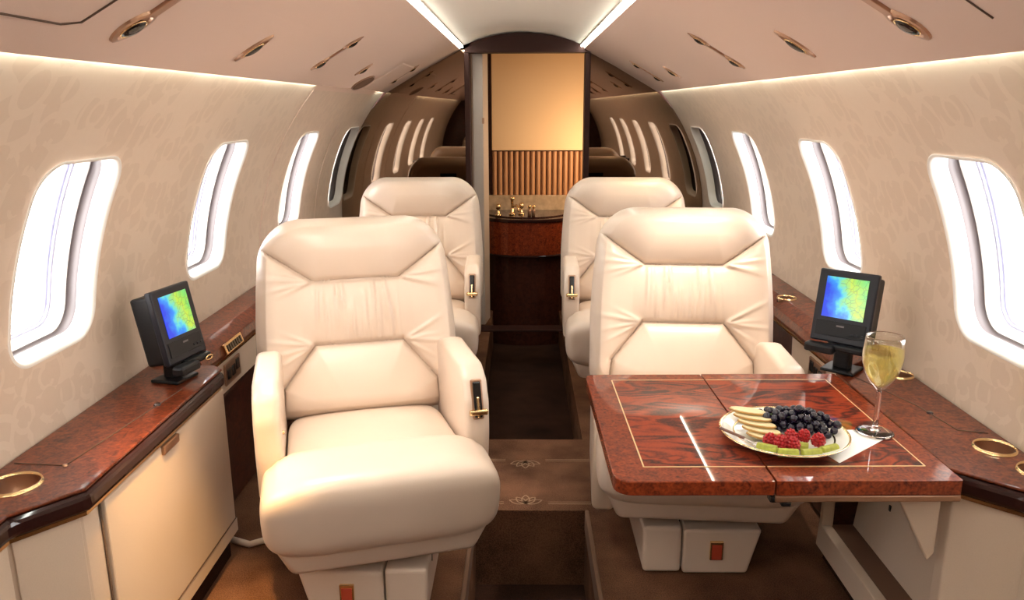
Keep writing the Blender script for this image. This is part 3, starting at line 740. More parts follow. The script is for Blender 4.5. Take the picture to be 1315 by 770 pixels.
ll = ledge(-1, 1.895, 4.07, 'narrow burl ledge along the left wall behind the monitor, with a slotted vent')
lr_ = ledge(1, 1.872, 4.07, 'narrow burl ledge along the right wall behind the near seat')
cup(lr_, 0.872 - 0.82, 2.50 - 1.872, 0.5555, 0.030)
vg = box('vent_grille', (0.0035, 0.205, 0.523), (0.008, 0.130, 0.030), M['gold'], ll, 0.002, label='pale gold slotted vent', mtx=Matrix.Rotation(-0.32, 3, 'Y').to_4x4())
for i in range(7):
    box('vent_slot', (0.008, 0.205 - 0.048 + i * 0.016, 0.5235), (0.003, 0.008, 0.019), M['lens'], vg, mtx=Matrix.Rotation(-0.32, 3, 'Y').to_4x4())

# ------------------------------------------------------------------ seats
def seg_d(P, a, b):
    a = np.array(a); b = np.array(b); ab = b - a
    t = np.clip(((P - a) @ ab) / (ab @ ab), 0, 1)
    return np.linalg.norm(P - (a + t[:, None] * ab), axis=1)
S1 = [(-0.262, 0.452), (-0.118, 0.360), (0.118, 0.360), (0.262, 0.452)]
S2 = [(-0.218, -0.02), (-0.208, 0.075), (-0.118, 0.188), (0.118, 0.188), (0.208, 0.075), (0.218, -0.02)]
BW, BH, BR = 0.272, 0.272, 0.115
def back_mesh():
    n = 84
    lin = np.linspace(-1, 1, 2 * n + 1); g = np.sin(lin * PI / 2) * 0.55 + lin * 0.45
    A, Bq = np.meshgrid(g, g, indexing='ij'); a = A.ravel(); b = Bq.ravel()
    s = np.maximum(np.abs(a), np.abs(b)); pts = np.zeros((len(a), 2))
    for i in range(len(a)):
        if s[i] < 1e-9: continue
        aa, bb = a[i] / s[i], b[i] / s[i]
        R_ = BR if bb > 0 else 0.05
        q = rrect(aa, bb, BW, BH, R_); pts[i] = (q[0] * s[i], q[1] * s[i])
    x = pts[:, 0]; vv = pts[:, 1] + BH - 0.01
    P = np.stack([x, vv], 1)
    d1 = np.min([seg_d(P, S1[i], S1[i + 1]) for i in range(3)], 0)
    d2 = np.min([seg_d(P, S2[i], S2[i + 1]) for i in range(5)], 0)
    d = np.minimum(d1, d2)
    edge = np.minimum((1 - s) * BW, 1.0)
    T = 0.055 * np.sqrt(np.clip(1 - (1 - np.clip(edge / 0.06, 0, 1)) ** 2, 0, 1))
    h = T.copy()
    fade = np.clip(edge / 0.03, 0, 1)
    h += fade * (0.022 * (1 - np.exp(-d / 0.026)) - 0.010 * np.exp(-(d / 0.005) ** 2))
    # region masks
    s1v = np.interp(x, [p[0] for p in S1], [p[1] for p in S1])
    s2v = np.interp(x, [p[0] for p in S2], [p[1] for p in S2], left=-9, right=-9)
    head = vv > s1v; lum = (vv < s2v) & (np.abs(x) < 0.214)
    h += np.where(head, 0.020 * (1 - np.exp(-(d1 / 0.05) ** 1.5)) * np.clip(edge / 0.09, 0, 1) ** 0.6, 0)
    h += np.where(lum, 0.016 * (1 - np.exp(-d2 / 0.045)), 0)
    # side wings stand a little proud
    h += 0.012 * np.clip((np.abs(x) - 0.15) / 0.1, 0, 1) * fade * np.where(head, 0, 1) * np.where(lum, 0, 1)
    mid = ~head & ~lum
    rng = random.Random(3)
    wr = np.zeros(len(x))
    # gathers across the middle panel
    for j in range(15):
        xc = -0.105 + 0.21 * (j + rng.uniform(-0.35, 0.35)) / 14; vc = rng.choice([0.325, 0.30, 0.225, 0.245]); hl_ = rng.uniform(0.035, 0.085); am = rng.uniform(0.4, 1.3); sl = rng.uniform(-0.08, 0.08)
        wr += am * np.exp(-((x - xc - sl * (vv - vc)) / 0.0045) ** 2) * np.exp(-((vv - vc) / hl_) ** 4)
    # creases fanning out from the seam corners
    for cx, cv, base, spread in ((0.118, 0.188, -18, 75), (0.118, 0.360, 0, 50)):
        for sg in (-1, 1):
            for j in range(5):
                an = math.radians(base + spread * (j / 4 - 0.4) + rng.uniform(-5, 5)); dx, dv = sg * math.cos(an), math.sin(an)
                rx, rv = x - sg * cx, vv - cv
                al = rx * dx + rv * dv; pe = -rx * dv + rv * dx
                ln = rng.uniform(0.05, 0.10)
                wr += 1.1 * np.exp(-(pe / (0.003 + 0.03 * np.clip(al, 0, 1))) ** 2) * np.clip(al / 0.015, 0, 1) * np.exp(-(np.clip(al, 0, 9) / ln) ** 2)
    h += np.where(mid, wr * 0.0066 * np.clip(d / 0.008, 0, 1), 0)
    # back side
    hb = 0.050 * np.sqrt(np.clip(1 - (1 - np.clip(edge / 0.05, 0, 1)) ** 2, 0, 1))
    tp = 1.0 - 0.10 * np.clip((vv - 0.20) / 0.33, 0, 1) ** 1.5
    X = x * tp
    N = 2 * n + 1
    return X, vv, h, hb, head, lum, N
TILT = math.radians(14)
def to_chair(X, vv, off):
    """slab coords -> chair coords; off > 0 is toward the sitter"""
    c, s = math.cos(TILT), math.sin(TILT)
    y = 0.265 + vv * s - off * c; z = 0.355 + vv * c - off * s * -1
    return np.stack([X, y, z], 1)
bx_, bv_, bh_, bb_, bhead, blum, bN = back_mesh()
Fp = to_chair(bx_, bv_, bh_); Bp = to_chair(bx_, bv_, -bb_)
def grid_faces(N):
    i, j = np.meshgrid(np.arange(N - 1), np.arange(N - 1), indexing='ij'); i = i.ravel(); j = j.ravel()
    return np.stack([i * N + j, (i + 1) * N + j, (i + 1) * N + j + 1, i * N + j + 1], 1)
GF = grid_faces(bN)
def submesh(name, V, F):
    used = np.unique(F); remap = -np.ones(len(V), int); remap[used] = np.arange(len(used))
    me = bpy.data.meshes.new(name); me.from_pydata(V[used].tolist(), [], remap[F].tolist()); me.update()
    bm = bmesh.new(); bm.from_mesh(me); bmesh.ops.remove_doubles(bm, verts=bm.verts, dist=1e-6); bm.to_mesh(me); bm.free()
    me.polygons.foreach_set('use_smooth', [True] * len(me.polygons)); return me
cnt_h = bhead[GF].sum(1) >= 3; cnt_l = (blum[GF].sum(1) >= 3) & ~cnt_h
ME = dict(head=submesh('headrest', Fp, GF[cnt_h]), lum=submesh('lumbar_cushion', Fp, GF[cnt_l]), back=submesh('backrest', Fp, GF[~cnt_h & ~cnt_l]), shell=submesh('back_shell', Bp, GF[:, ::-1]))

def make_chair(aisle):
    """aisle = +1 / -1: local x side on which the recline lever sits"""
    s = aisle
    t = thing('cabin_seat', '', 'seat')
    for nm, key in (('headrest', 'head'), ('backrest', 'back'), ('lumbar_cushion', 'lum')):
        link(nm, ME[key], M['leather'], t, True)
    shl = link('back_shell', ME['shell'], M['leather_dark'], t, True, label='brown rear shell')
    bm = bmesh.new(); add_box(bm, (0, 0, 0), (0.10, 0.006, 0.022), 0.003, 2, Matrix.Rotation(-TILT, 3, 'X').to_4x4())
    q = to_chair(np.array([0.0]), np.array([0.44]), np.array([-0.052]))[0]; bmesh.ops.translate(bm, vec=q, verts=bm.verts)
    bmo('grab_slot', bm, M['black'], shl, label='black grab slot')
    # seat cushion between the arms
    def cf(x, y, z):
        zz = z + 0.030 * (-y / 0.25) if z > 0 else z
        zz += (0.010 * (1 - (x / 0.203) ** 2) if z > 0 else 0)
        return [x, y, zz]
    superell('seat_cushion', (0, 0.015, 0.335), (0.203, 0.250, 0.058), 0.30, 0.30, M['leather'], t, 64, 32, cf)
    # big rolled front bolster
    def bf(x, y, z):
        k_ = 1.0 - 0.05 * (z / 0.11) ; x2 = x * (1.0 + 0.02 * (1 - (z / 0.11) ** 2))
        y2 = y - 0.030 * (z / 0.11) + (0.020 * max(0, z / 0.11) * 0)
        z2 = z + 0.006 * (1 - (x / 0.28) ** 2)
        # soft puckers at the outer top corners
        if z > 0.02 and abs(x) > 0.16:
            z2 += 0.0025 * math.sin(abs(x) * 210) * (abs(x) - 0.16) / 0.12 * max(0, min(1, (y + 0.06) / 0.08))
        return [x2, y2, z2]
    superell('front_bolster', (0, -0.185, 0.322), (0.254, 0.122, 0.107), 0.52, 0.33, M['leather'], t, 96, 48, bf)
    # seam cord between cushion and bolster
    tube('seam_cord', [(-0.205 + 0.41 * i / 20, -0.085 + 0.012 * math.cos(PI * (i / 20 - 0.5)), 0.4400 + 0.002 * math.sin(i)) for i in range(21)], 0.004, M['leather'], t, 6) if False else None
    # skirt under the bolster
    bm = bmesh.new()
    r1 = [(-0.245, -0.262, 0.275), (0.245, -0.262, 0.275), (0.245, 0.20, 0.30), (-0.245, 0.20, 0.30)]
    r2 = [(-0.205, -0.232, 0.175), (0.205, -0.232, 0.175), (0.205, 0.18, 0.175), (-0.205, 0.18, 0.175)]
    a = [bm.verts.new(p) for p in r1]; b = [bm.verts.new(p) for p in r2]
    bm.faces.new(a); bm.faces.new(b[::-1])
    for i in range(4): bm.faces.new((a[i], b[i], b[(i + 1) % 4], a[(i + 1) % 4]))
    bmesh.ops.recalc_face_normals(bm, faces=bm.faces)
    bmesh.ops.bevel(bm, geom=list(bm.edges), offset=0.018, segments=4, affect='EDGES', profile=0.5)
    bmo('seat_skirt', bm, M['leather'], t, True)
    # arms
    prof = [(-0.122, 0.300), (-0.142, 0.420), (-0.140, 0.500), (-0.112, 0.552), (-0.060, 0.578), (0.16, 0.574), (0.235, 0.552), (0.270, 0.49), (0.250, 0.29)]
    for sd in (-1, 1):
        bm = bmesh.new(); add_prism(bm, prof, 'x', sd * 0.206, sd * 0.266, 0.017, 4)
        arm = bmo('armrest', bm, M['leather'], t, True)
        arm['side'] = sd
        if sd == s:
            rot = Matrix.Rotation(-0.30, 3, 'X').to_4x4()
            lp = box('lever_recess', (sd * 0.236, -0.1365, 0.507), (0.020, 0.012, 0.085), M['lens'], arm, 0.004, 2, label='dark lever slot', mtx=rot)
            box('slot_rim', (sd * 0.236, -0.1335, 0.507), (0.027, 0.012, 0.094), M['brass'], arm, 0.004, 2, mtx=rot)
            bm = bmesh.new()
            add_box(bm, (sd * 0.236, -0.1500, 0.480), (0.044, 0.014, 0.014), 0.005, 3); add_box(bm, (sd * 0.236, -0.1430, 0.490), (0.008, 0.014, 0.05), 0.003, 2, rot)
            bmo('recline_lever', bm, M['gold'], arm, False, None, 'gold T-shaped lever')
        else:
            bm = bmesh.new(); bmesh.ops.create_uvsphere(bm, u_segments=10, v_segments=6, radius=0.005)
            bmesh.ops.translate(bm, vec=(sd * 0.2055, -0.085, 0.455), verts=bm.verts)
            bmo('release_button', bm, M['gold'], arm, True)
    # pedestal, boxes do not swivel with the seat
    box('pedestal_column', (0, 0.02, 0.15), (0.24, 0.30, 0.10), M['black'], t)
    ped = thing('pedestal', '', 'x'); ped.parent = t
    del ped['label']; del ped['category']
    bm = bmesh.new()
    add_prism(bm, [(-s * 0.152, 0.128), (s * 0.046, 0.128), (s * 0.046, 0.004), (-s * 0.120, 0.004)], 'y', -0.185, 0.17, 0.008, 3)
    mb = bmo('pedestal_box', bm, M['leather'], ped)
    bm = bmesh.new()
    add_prism(bm, [(s * 0.049, 0.132), (s * 0.150, 0.132), (s * 0.146, 0.004), (s * 0.049, 0.004)], 'y', -0.180, 0.17, 0.010, 3)
    bmo('pedestal_end', bm, M['leather'], ped)
    box('latch_frame', (-s * 0.038, -0.186, 0.072), (0.034, 0.010, 0.052), M['gold'], ped, 0.002)
    box('latch_pull', (-s * 0.038, -0.1905, 0.069), (0.025, 0.004, 0.042), M['redgold'], ped, 0.001)
    return t
def seat(src, x, y, rot, label, lowered=None):
    o = src; o.location = (x, y, 0); o.rotation_euler = (0, 0, rot); o['label'] = label
    for ch in o.children:
        if ch.name.startswith('pedestal') and ch.type == 'EMPTY': ch.rotation_euler = (0, 0, -rot)
        if lowered and ch.name.startswith('armrest'): ch.location = (0, 0, -0.165 if ch.get('side') == lowered else -0.050)
    return o
cL = make_chair(1); cR = make_chair(-1)
cL2 = copy_tree(cL); cR2 = copy_tree(cR); cF1 = copy_tree(cL); cF2 = copy_tree(cR)
GRP = 'cream leather cabin seats'
seat(cL, -0.368, 1.775, math.radians(16), 'near left cream leather seat, swivelled toward the aisle, both arms raised')
seat(cR, 0.458, 1.965, math.radians(-4), 'near right cream leather seat behind the wooden table', lowered=-1)
seat(cL2, -0.430, 3.02, math.radians(2), 'rear left cream leather seat, half hidden by the near left seat')
seat(cR2, 0.430, 3.00, math.radians(-2), 'rear right cream leather seat, half hidden by the near right seat')
seat(cF1, 0.430, -0.66, PI, 'cream seat seen only in the right bulkhead mirror')
seat(cF2, -0.430, -0.66, PI, 'cream seat seen only in the left bulkhead mirror')
for o in (cL, cR, cL2, cR2, cF1, cF2): o['group'] = GRP
for o in list(bpy.data.objects):
    if 'side' in o: del o['side']
# cream strap lying on the floor by the near left seat
st_v, st_f = tube_data([(-0.80, 1.92, 0.012), (-0.745, 1.90, 0.010), (-0.70, 1.93, 0.009), (-0.66, 1.97, 0.014), (-0.62, 1.98, 0.06)], 0.009, 8)
tag(pyd('seat_strap', st_v, st_f, M['leather'], None, True), 'short cream strap lying on the carpet behind the near left seat', 'strap')

# ------------------------------------------------------------------ folding table
tb = thing('folding_table', 'glossy burl folding table with gold inlay pulled out before the right seat', 'table', (0.45, 1.48, 0), math.radians(0.8))
TX0, TX1, TXM, TY0, TY1, TZ = 0.156, 0.752, 0.432, 1.222, 1.772, 0.548
def leaf(name, x0, x1, rl, rr_):
    x0 -= 0.45; x1 -= 0.45; y0 = TY0 - 1.48; y1 = TY1 - 1.48
    pts = []
    def corner(cx, cy, r, a0):
        if r < 0.002: pts.append((cx, cy)); return
        ccx = cx + (r if a0 in (90, 180) else -r); ccy = cy + (r if a0 in (180, 270) else -r)
        for i in range(7):
            t = math.radians(a0 + 90 * i / 6); pts.append((ccx + r * math.cos(t), ccy + r * math.sin(t)))
    corner(x1, y1, rr_, 0); corner(x0, y1, rl * 0.6, 90); corner(x0, y0, rl, 180); corner(x1, y0, rr_, 270)
    return prism(name, pts, 'z', TZ - 0.027, TZ, M['burl2'], tb, 0.007, 3)
lf1 = leaf('table_leaf', TX0, TXM - 0.0012, 0.032, 0.0)
lf2 = leaf('table_leaf', TXM + 0.0012, TX1, 0.0, 0.004)
IX0, IX1, IY0, IY1 = 0.214, 0.714, 1.278, 1.730
for lf, a, b in ((lf1, IX0, TXM - 0.002), (lf2, TXM + 0.002, IX1)):
    box('figured_panel', ((a + b) / 2 - 0.45, (IY0 + IY1) / 2 - 1.48, TZ + 0.0002), (b - a, IY1 - IY0, 0.0006), M['figured'], lf)
    for yy in (IY0, IY1): box('gold_inlay', ((a + b) / 2 - 0.45, yy - 1.48, TZ + 0.0003), (b - a, 0.0026, 0.0010), M['inlaygold'], lf)
box('gold_inlay', (IX0 - 0.45, (IY0 + IY1) / 2 - 1.48, TZ + 0.0003), (0.0026, IY1 - IY0, 0.0010), M['inlaygold'], lf1)
box('gold_inlay', (IX1 - 0.45, (IY0 + IY1) / 2 - 1.48, TZ + 0.0003), (0.0026, IY1 - IY0, 0.0010), M['inlaygold'], lf2)
box('slide_rail', (0.592 - 0.45, TY0 + 0.010 - 1.48, TZ - 0.034), (0.32, 0.020, 0.012), M['brass'], tb, 0.002, label='pale metal rail under the near edge')
box('slide_rail', (0.592 - 0.45, TY1 - 0.03 - 1.48, TZ - 0.034), (0.32, 0.020, 0.012), M['brass'], tb, 0.002)
bm = bmesh.new(); add_box(bm, (TXM - 0.45 + 0.012, TY0 + 0.012 - 1.48, TZ - 0.036), (0.040, 0.020, 0.014), 0.004); add_box(bm, (TXM - 0.45 + 0.022, TY0 + 0.012 - 1.48, TZ - 0.046), (0.018, 0.016, 0.010), 0.003)
bmo('hinge_catch', bm, M['lens'], tb, False, None, 'dark hinge catch')
prism('support_arm', [(0.672 - 0.45, TZ - 0.046), (0.690 - 0.45, TZ - 0.041), (0.708 - 0.45, TZ - 0.041), (0.766 - 0.45, 0.468), (0.766 - 0.45, 0.36), (0.755 - 0.45, 0.345)], 'y', 1.300 - 1.48, 1.312 - 1.48, M['cream'], tb, 0.003, label='cream folding support arm')
prism('support_arm', [(0.672 - 0.45, TZ - 0.046), (0.690 - 0.45, TZ - 0.041), (0.708 - 0.45, TZ - 0.041), (0.766 - 0.45, 0.468), (0.766 - 0.45, 0.36), (0.755 - 0.45, 0.345)], 'y', 1.790 - 1.48, 1.802 - 1.48, M['cream'], tb, 0.003, label='cream folding support arm')

# ------------------------------------------------------------------ things on the table
PX, PYY, PZ = 0.503, 1.398, TZ + 0.0012
pt = thing('dinner_plate', 'white oval plate with gold bands under the fruit', 'plate', (PX, PYY, PZ))
lathe('dish', [(0, 0.003), (0.045, 0.003), (0.078, 0.004), (0.090, 0.009), (0.114, 0.0165), (0.119, 0.0175), (0.1195, 0.0160), (0.112, 0.0125), (0.085, 0.004), (0.068, 0.0), (0, 0.0)], M['porcelain'], pt, 64)
lathe('gold_band', [(0.1160, 0.0172), (0.1175, 0.0182), (0.1200, 0.0182), (0.1202, 0.0170)], M['gold'], pt, 64)
lathe('gold_band', [(0.0905, 0.0094), (0.0915, 0.0101), (0.0928, 0.0105), (0.0938, 0.0104)], M['gold'], pt, 64)
# napkin: folded white triangle, partly under the plate and glass
nv = []; nf = []
tri = [Vector((0.545, 1.325, 0)), Vector((0.695, 1.395, 0)), Vector((0.575, 1.300, 0))]
quad = [(0.520, 1.44), (0.655, 1.440), (0.692, 1.392), (0.570, 1.292)]
G = 14
for i in range(G + 1):
    for j in range(G + 1):
        u, q = i / G, j / G
        p = Vector(quad[0]) * (1 - u) * (1 - q) + Vector(quad[1]) * u * (1 - q) + Vector(quad[2]) * u * q + Vector(quad[3]) * (1 - u) * q
        nv.append((p.x, p.y, TZ + 0.0009 + 0.0002 * math.sin(u * 9) * math.sin(q * 7)))
b = len(nv)
nv += [(p[0], p[1], TZ + 0.0006) for p in nv]
for i in range(G):
    for j in range(G):
        k0 = i * (G + 1) + j; nf.append((k0, k0 + 1, k0 + G + 2, k0 + G + 1))
tag(pyd('napkin', nv[:b], nf, M['linen'], None, True), 'white cloth napkin folded between plate and wine glass', 'napkin')
nap = bpy.data.objects['napkin']; sm = nap.modifiers.new('thickness', 'SOLIDIFY'); sm.thickness = 0.0004; sm.offset = -1
# wine glass
GX, GY = 0.690, 1.425
gz = TZ + 0.0014
wg = thing('wine_glass', 'stemmed glass of white wine standing on the table by the plate', 'glass', (GX, GY, gz))
lathe('glass_bowl', [(0.0040, 0.0870), (0.0065, 0.090), (0.018, 0.102), (0.030, 0.122), (0.0362, 0.145), (0.0372, 0.165), (0.0350, 0.186), (0.0336, 0.196),
                     (0.0328, 0.1962), (0.0340, 0.186), (0.0362, 0.165), (0.0352, 0.145), (0.0290, 0.1235), (0.017, 0.104), (0.005, 0.0955), (0, 0.0945)], M['glass'], wg, 48)
lathe('glass_stem', [(0, 0.0062), (0.0105, 0.0066), (0.0058, 0.012), (0.0046, 0.03), (0.0046, 0.080), (0.0040, 0.0868), (0, 0.0869)], M['solidglass'], wg, 32)
lathe('glass_foot', [(0, 0.0010), (0.034, 0.0010), (0.0355, 0.002), (0.030, 0.0040), (0.012, 0.0060), (0, 0.0061)], M['solidglass'], wg, 48)
lathe('glass_lip', [(0.0328, 0.1955), (0.0326, 0.1966), (0.0332, 0.1972), (0.0338, 0.1966), (0.0336, 0.1955)], M['solidglass'], wg, 48)
lathe('wine', [(0, 0.0952), (0.005, 0.0960), (0.0167, 0.1045), (0.0287, 0.124), (0.0348, 0.145), (0.0357, 0.163), (0.0352, 0.169), (0, 0.169)], M['wine'], wg, 48, label='pale yellow wine')
# fruit
rng = random.Random(11)
fz = PZ + 0.004
gb = thing('grape_bunch', 'bunch of black grapes heaped at the back of the plate', 'grapes', (0.534, 1.425, fz))
bm = bmesh.new(); bmesh.ops.create_icosphere(bm, subdivisions=2, radius=1.0)
gme = bpy.data.meshes.new('grape'); bm.to_mesh(gme); bm.free(); gme.polygons.foreach_set('use_smooth', [True] * len(gme.polygons)); gme.materials.append(M['grape'])
placed = []
tries = 0
while len(placed) < 85 and tries < 20000:
    tries += 1
    r = rng.uniform(0.0068, 0.0088)
    u = rng.uniform(-0.072, 0.074); q = rng.uniform(-0.034, 0.036)
    if (u / 0.074) ** 2 + (q / 0.037) ** 2 > 1: continue
    q2 = q - 0.32 * u + 0.004
    top = 0.034 * max(0.05, 1 - (u / 0.09) ** 2 - (q / 0.05) ** 2)
    z = r + 0.001
    rad_xy = math.hypot(0.534 + u - PX, 1.425 + q2 - PYY)
    if rad_xy > 0.104: continue
    z += max(0, (rad_xy - 0.085)) * 0.32 + (0.004 if rad_xy > 0.085 else 0)
    ok = False
    for _ in range(8):
        if all((u - a) ** 2 + (q2 - b_) ** 2 + (z - c_) ** 2 > (0.86 * (r + r2)) ** 2 for a, b_, c_, r2 in placed): ok = True; break
        z += 0.006
        if z > top + r + 0.004: break
    if ok: placed.append((u, q2, z, r))
for u, q2, z, r in placed:
    o = bpy.data.objects.new('grape', gme); COL.objects.link(o); o.parent = gb; o.location = (u, q2, z); o.scale = (r, r, r * rng.uniform(1.0, 1.15)); o.rotation_euler = (rng.uniform(-.6, .6), rng.uniform(-.6, .6), 0)
tube('stem', [(-0.09, 0.005, 0.016), (-0.072, 0.012, 0.022), (-0.05, 0.012, 0.030), (-0.02, 0.0, 0.030), (0.03, -0.012, 0.026)], 0.0018, M['stem'], gb, 6)
# raspberries: drupelets on a cone
bm = bmesh.new()
for lvl, (zr, rr2, n_) in enumerate(((0.003, 0.0085, 10), (0.0085, 0.0100, 11), (0.0140, 0.0085, 9), (0.0185, 0.0055, 6), (0.0210, 0.0, 1))):
    for k_ in range(n_):
        t = 2 * PI * (k_ + 0.5 * (lvl % 2)) / n_
        bmesh.ops.create_icosphere(bm, subdivisions=1, radius=0.0034, matrix=Matrix.Translation((rr2 * math.cos(t), rr2 * math.sin(t), zr)))
bmesh.ops.create_icosphere(bm, subdivisions=2, radius=0.0095, matrix=Matrix.Translation((0, 0, 0.010)))
rme = bpy.data.meshes.new('raspberry'); bm.to_mesh(rme); bm.free(); rme.polygons.foreach_set('use_smooth', [True] * len(rme.polygons)); rme.materials.append(M['rasp'])
RASP = [((0.457, 1.345), 'leftmost raspberry on the plate, against the pale slices'), ((0.473, 1.327), 'raspberry second from the left, large and low at the front'), ((0.504, 1.358), 'raspberry in the middle of the back row, against the grapes'),
        ((0.526, 1.360), 'raspberry right of centre in the back row, tilted, against the grapes'), ((0.548, 1.343), 'rightmost raspberry on the plate'), ((0.497, 1.322), 'raspberry in the middle of the front row, between two green sticks')]
for i, ((x, y), lb) in enumerate(RASP):
    o = bpy.data.objects.new('raspberry', rme); COL.objects.link(o); o.location = (x, y, fz + 0.0085); o.rotation_euler = (rng.uniform(-.3, .3), rng.uniform(-.3, .3), rng.uniform(0, 3))
    sc = (1.0, 1.08, 1.0, 1.0, 1.06, 1.0)[i]; o.scale = (sc, sc, sc); tag(o, lb, 'raspberry', 'raspberries on the plate')
# green fruit sticks
STK = [((0.448, 1.322), -28, 0.036, 'green fruit stick at the left end of the front row'), ((0.480, 1.302), -6, 0.036, 'green fruit stick at the front, left of the middle'), ((0.522, 1.302), 10, 0.036, 'green fruit stick at the front, right of the middle'),
       ((0.560, 1.318), 24, 0.036, 'green fruit stick at the right end of the front row'), ((0.505, 1.343), -20, 0.05, 'green fruit stick lying between the two rows of raspberries')]
for i, ((x, y), a, ln, lb) in enumerate(STK):
    t = thing('fruit_stick', lb, 'fruit', (x, y, fz + (0.0045 if math.hypot(x - PX, y - PYY) > 0.08 else 0.0008)), math.radians(a), 'green fruit sticks on the plate')
    prism('flesh', [(-0.0075, 0.0022), (0.0075, 0.0022), (0.007, 0.0105), (0.003, 0.0135), (-0.004, 0.0130), (-0.007, 0.0095)], 'x', -ln / 2, ln / 2, M['melon'], t, 0.0012, 2)
    prism('rind', [(-0.0076, 0.0), (0.0076, 0.0), (0.0076, 0.0028), (-0.0076, 0.0028)], 'x', -ln / 2, ln / 2, M['melonskin'], t, 0.0006, 1, label='darker green rind')
# pale slices fanned out on the left
SLN = ['rearmost', 'second from the back', 'middle', 'second from the front', 'foremost']
for i in range(5):
    t = thing('fruit_slice', 'pale yellow fruit slice, %s of the fan on the plate' % SLN[i], 'fruit', (0.449 + 0.003 * i, 1.452 - 0.0205 * i, fz + 0.0085 + 0.0046 * (4 - i)), math.radians(-20 - 2 * i), 'pale fruit slices on the plate')
    pts = [(0.035 * math.cos(a), 0.020 * math.sin(a)) for a in np.linspace(0, 2 * PI, 24, endpoint=False)]
    sl = prism('flesh', pts, 'z', 0, 0.006, M['pear'], t, 0.0012, 2); sl.rotation_euler = (math.radians(-8), math.radians(2), 0)
    ed = tube('skin', [(0.0355 * math.cos(a), 0.0205 * math.sin(a), 0.003) for a in np.linspace(PI, 2 * PI, 14)], 0.0018, M['pearskin'], t, 6, label='golden skin edge'); ed.rotation_euler = (math.radians(-8), math.radians(2), 0)
# fork on the plate's left rim
fk = thing('fork', 'small steel fork with a brown handle lying on the left rim of the plate', 'fork', (0.425, 1.345, fz + 0.014), math.radians(-42))
fk.rotation_euler = (0, math.radians(7), math.radians(-42))
box('handle', (-0.038, 0, 0), (0.052, 0.007, 0.004), M['brownhandle'], fk, 0.0015)
box('neck', (-0.002, 0, -0.0005), (0.024, 0.0035, 0.002), M['steel'], fk, 0.0008)
box('fork_head', (0.016, 0, -0.0005), (0.014, 0.014, 0.0018), M['steel'], fk, 0.0006)
for k_ in range(4): box('tine', (0.033, -0.0055 + 0.00367 * k_, -0.0005), (0.022, 0.0018, 0.0016), M['steel'], fk, 0.0004)

# ------------------------------------------------------------------ monitors
def monitor(x, y, yaw, label, lift):
    """front faces local -Y; yaw turns it"""
    t = thing('monitor', label, 'monitor', (x, y, 0.5362), yaw)
    Wm, Hm, Dm = 0.138, 0.176, 0.052
    rot = Matrix.Rotation(math.radians(-11), 4, 'X'); up = Vector((0, 0.005, 0.052 + lift))
    def bb(name, c, s_, m, par, bev=0.003, label=None):
        o = box(name, c, s_, m, par, bev, 2, label=label); o.matrix_local = Matrix.Translation(up) @ rot if par is t else Matrix.Identity(4); return o
    bz = bb('front_bezel', (0, 0.008, Hm / 2), (Wm, 0.018, Hm), M['bezel'], t, 0.004)
    bb('housing', (0, 0.038, Hm / 2 - 0.003), (Wm - 0.008, Dm, Hm - 0.014), M['black'], t, 0.006)
    sc = bpy.data.objects.new('screen', None)
    bpy.data.objects.remove(sc)
    o = box('screen', (0, 0, 0), (0.098, 0.004, 0.098), M['screen'], bz); o.location = (0, -0.0005, 0.110)
    box('lower_band', (0, -0.0015, 0.034), (Wm - 0.02, 0.003, 0.036), M['black'], bz, 0.001)
    for k_ in range(3): box('button', (0.028 + 0.013 * k_, -0.0035, 0.026), (0.008, 0.003, 0.005), M['bezel'], bz, 0.001)
    box('maker_plate', (0, -0.0032, 0.042), (0.018, 0.0015, 0.004), M['grey'], bz)
    bm = bmesh.new(); add_box(bm, (0, 0.050, 0.004), (0.080, 0.075, 0.008), 0.003); add_box(bm, (0, 0.052, 0.030 + lift / 2), (0.040, 0.030, 0.05 + lift), 0.006)
    bmo('swivel_foot', bm, M['black'], t)
    bm = bmesh.new(); add_box(bm, (-0.035, -0.012, 0.040 + lift), (0.07, 0.03, 0.022), 0.006); add_box(bm, (0.02, 0.0, 0.044 + lift), (0.09, 0.022, 0.016), 0.005)
    bmo('cradle_clip', bm, M['black'], t)
    if lift < 0.01: tube('clip_ring', [(0.050 + 0.014 * math.cos(a), -0.014, 0.040 + lift + 0.005 * math.sin(a)) for a in np.linspace(0, 2 * PI, 16, endpoint=False)], 0.002, M['gold'], t, 6, True)
    return t
monitor(-0.787, 1.756, math.radians(77), 'black monitor with a lit map screen on the left console', 0.004)
monitor(0.757, 1.80, math.radians(-42), 'black monitor with a lit map screen on the right console behind the wine glass', 0.026)

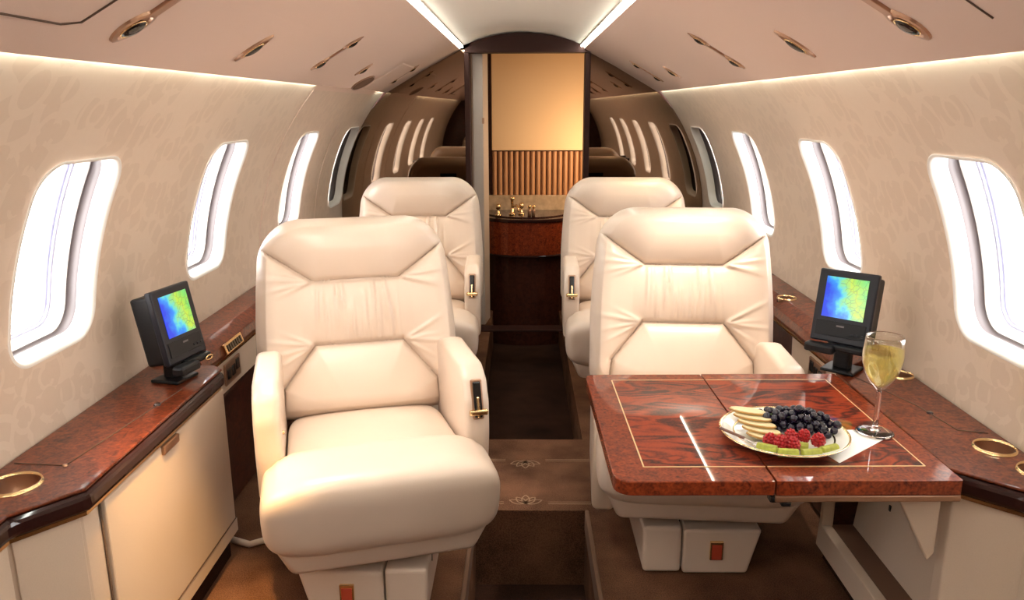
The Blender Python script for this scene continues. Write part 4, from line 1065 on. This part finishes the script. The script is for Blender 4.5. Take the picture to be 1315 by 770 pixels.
# ------------------------------------------------------------------ ceiling lamps and outlets on the headliner
def lens_pts(L_, W_, n=14):
    return [(L_ / 2 * math.cos(t), W_ / 2 * math.sin(t) * abs(math.sin(t)) ** 0.35) for t in np.linspace(0, 2 * PI, 2 * n, endpoint=False)]
def fixture(side, x0, x1, y, kind, label, wid=0.040):
    xm = (x0 + x1) / 2
    p, du, n_ = hpt(side, xm, y, 0.0)
    L_ = (hpt(side, x1, y)[0] - hpt(side, x0, y)[0]).length
    t = thing('reading_light', label, 'ceiling light', p)
    X = du; Z = -n_; Yv = Z.cross(X)
    mtx = Matrix((X, Yv, Z)).transposed().to_4x4()
    t.rotation_euler = mtx.to_euler()
    def eye(cx, L2, w2):
        v = []; f = []
        P = lens_pts(L2, w2); n = len(P)
        for sc_, zz in ((1.0, 0.0), (0.96, -0.004), (0.74, -0.005), (0.66, -0.001)):
            for q in P: v.append((cx + q[0] * sc_, q[1] * sc_, zz))
        for i in range(3):
            for k_ in range(n): f.append((i * n + k_, i * n + (k_ + 1) % n, (i + 1) * n + (k_ + 1) % n, (i + 1) * n + k_))
        f.append(tuple(3 * n + k_ for k_ in range(n)))
        bz = pyd('bezel', v, f, M['brass'], t, False)
        superell('eyeball', (cx + 0.003, 0, -0.004), (L2 * 0.24, w2 * 0.30, 0.007), 1.0, 1.0, M['lens'], t, 20, 10)
        tube('gold_ring', [(cx + 0.003 + L2 * 0.25 * math.cos(a), w2 * 0.32 * math.sin(a), -0.0052) for a in np.linspace(0, 2 * PI, 22, endpoint=False)], 0.0014, M['gold'], t, 6, True)
    if kind == 1: eye(0, L_, wid)
    else:
        e = L_ * 0.40
        eye(L_ / 2 - e / 2, e, wid); eye(-L_ / 2 + e / 2, e, wid)
        box('link_bar', (0, 0, -0.002), (L_ * 0.34, wid * 0.42, 0.006), M['brass'], t, 0.002)
    return t
fixture(-1, 0.440, 0.640, 1.262, 2, 'large paired reading light at the front of the left headliner, cut by the frame', 0.060)
fixture(-1, 0.545, 0.638, 1.795, 1, 'single copper reading light on the left headliner, second from the front', 0.045)
fixture(-1, 0.462, 0.626, 2.392, 2, 'paired copper reading light on the left headliner above the near seat', 0.040)
fixture(-1, 0.545, 0.615, 2.965, 1, 'small single reading light on the left headliner beside the oval speaker', 0.034)
fixture(-1, 0.480, 0.630, 4.045 - 0.25, 2, 'paired reading light on the left rear access panel near the mirror', 0.036)
fixture(1, 0.440, 0.640, 1.285, 2, 'large paired reading light at the front of the right headliner, cut by the frame', 0.060)
fixture(1, 0.540, 0.636, 1.765, 1, 'single copper reading light on the right headliner, second from the front', 0.045)
fixture(1, 0.464, 0.634, 2.305, 2, 'paired copper reading light on the right headliner above the near seat', 0.040)
fixture(1, 0.550, 0.624, 3.175, 1, 'small single reading light on the right headliner above the rear seat', 0.034)
fixture(1, 0.474, 0.630, 3.590, 2, 'rearmost paired reading light on the right headliner, by the mirror', 0.036)
# oval speaker on the left exit panel
spk = thing('ceiling_speaker', 'oval dark brown speaker grille on the left headliner above the exit panel', 'speaker', (-0.662, 3.28, 1.2572))
p, du, n_ = hpt(-1, 0.645, 3.28, 0.0)
spk.location = p
Z = -n_; spk.rotation_euler = Matrix((du, Z.cross(du), Z)).transposed().to_4x4().to_euler()
lathe('grille', [(0, -0.006), (0.045, -0.0055), (0.055, -0.003), (0.058, 0.0)], M['brownledge'], spk, 32)
bpy.data.objects['grille'].scale = (0.85, 1.7, 1.0)
lathe('grille_ring', [(0.055, -0.0035), (0.058, -0.005), (0.061, -0.003), (0.062, 0.0)], M['brass'], spk, 32)
bpy.data.objects['grille_ring'].scale = (0.85, 1.7, 1.0)
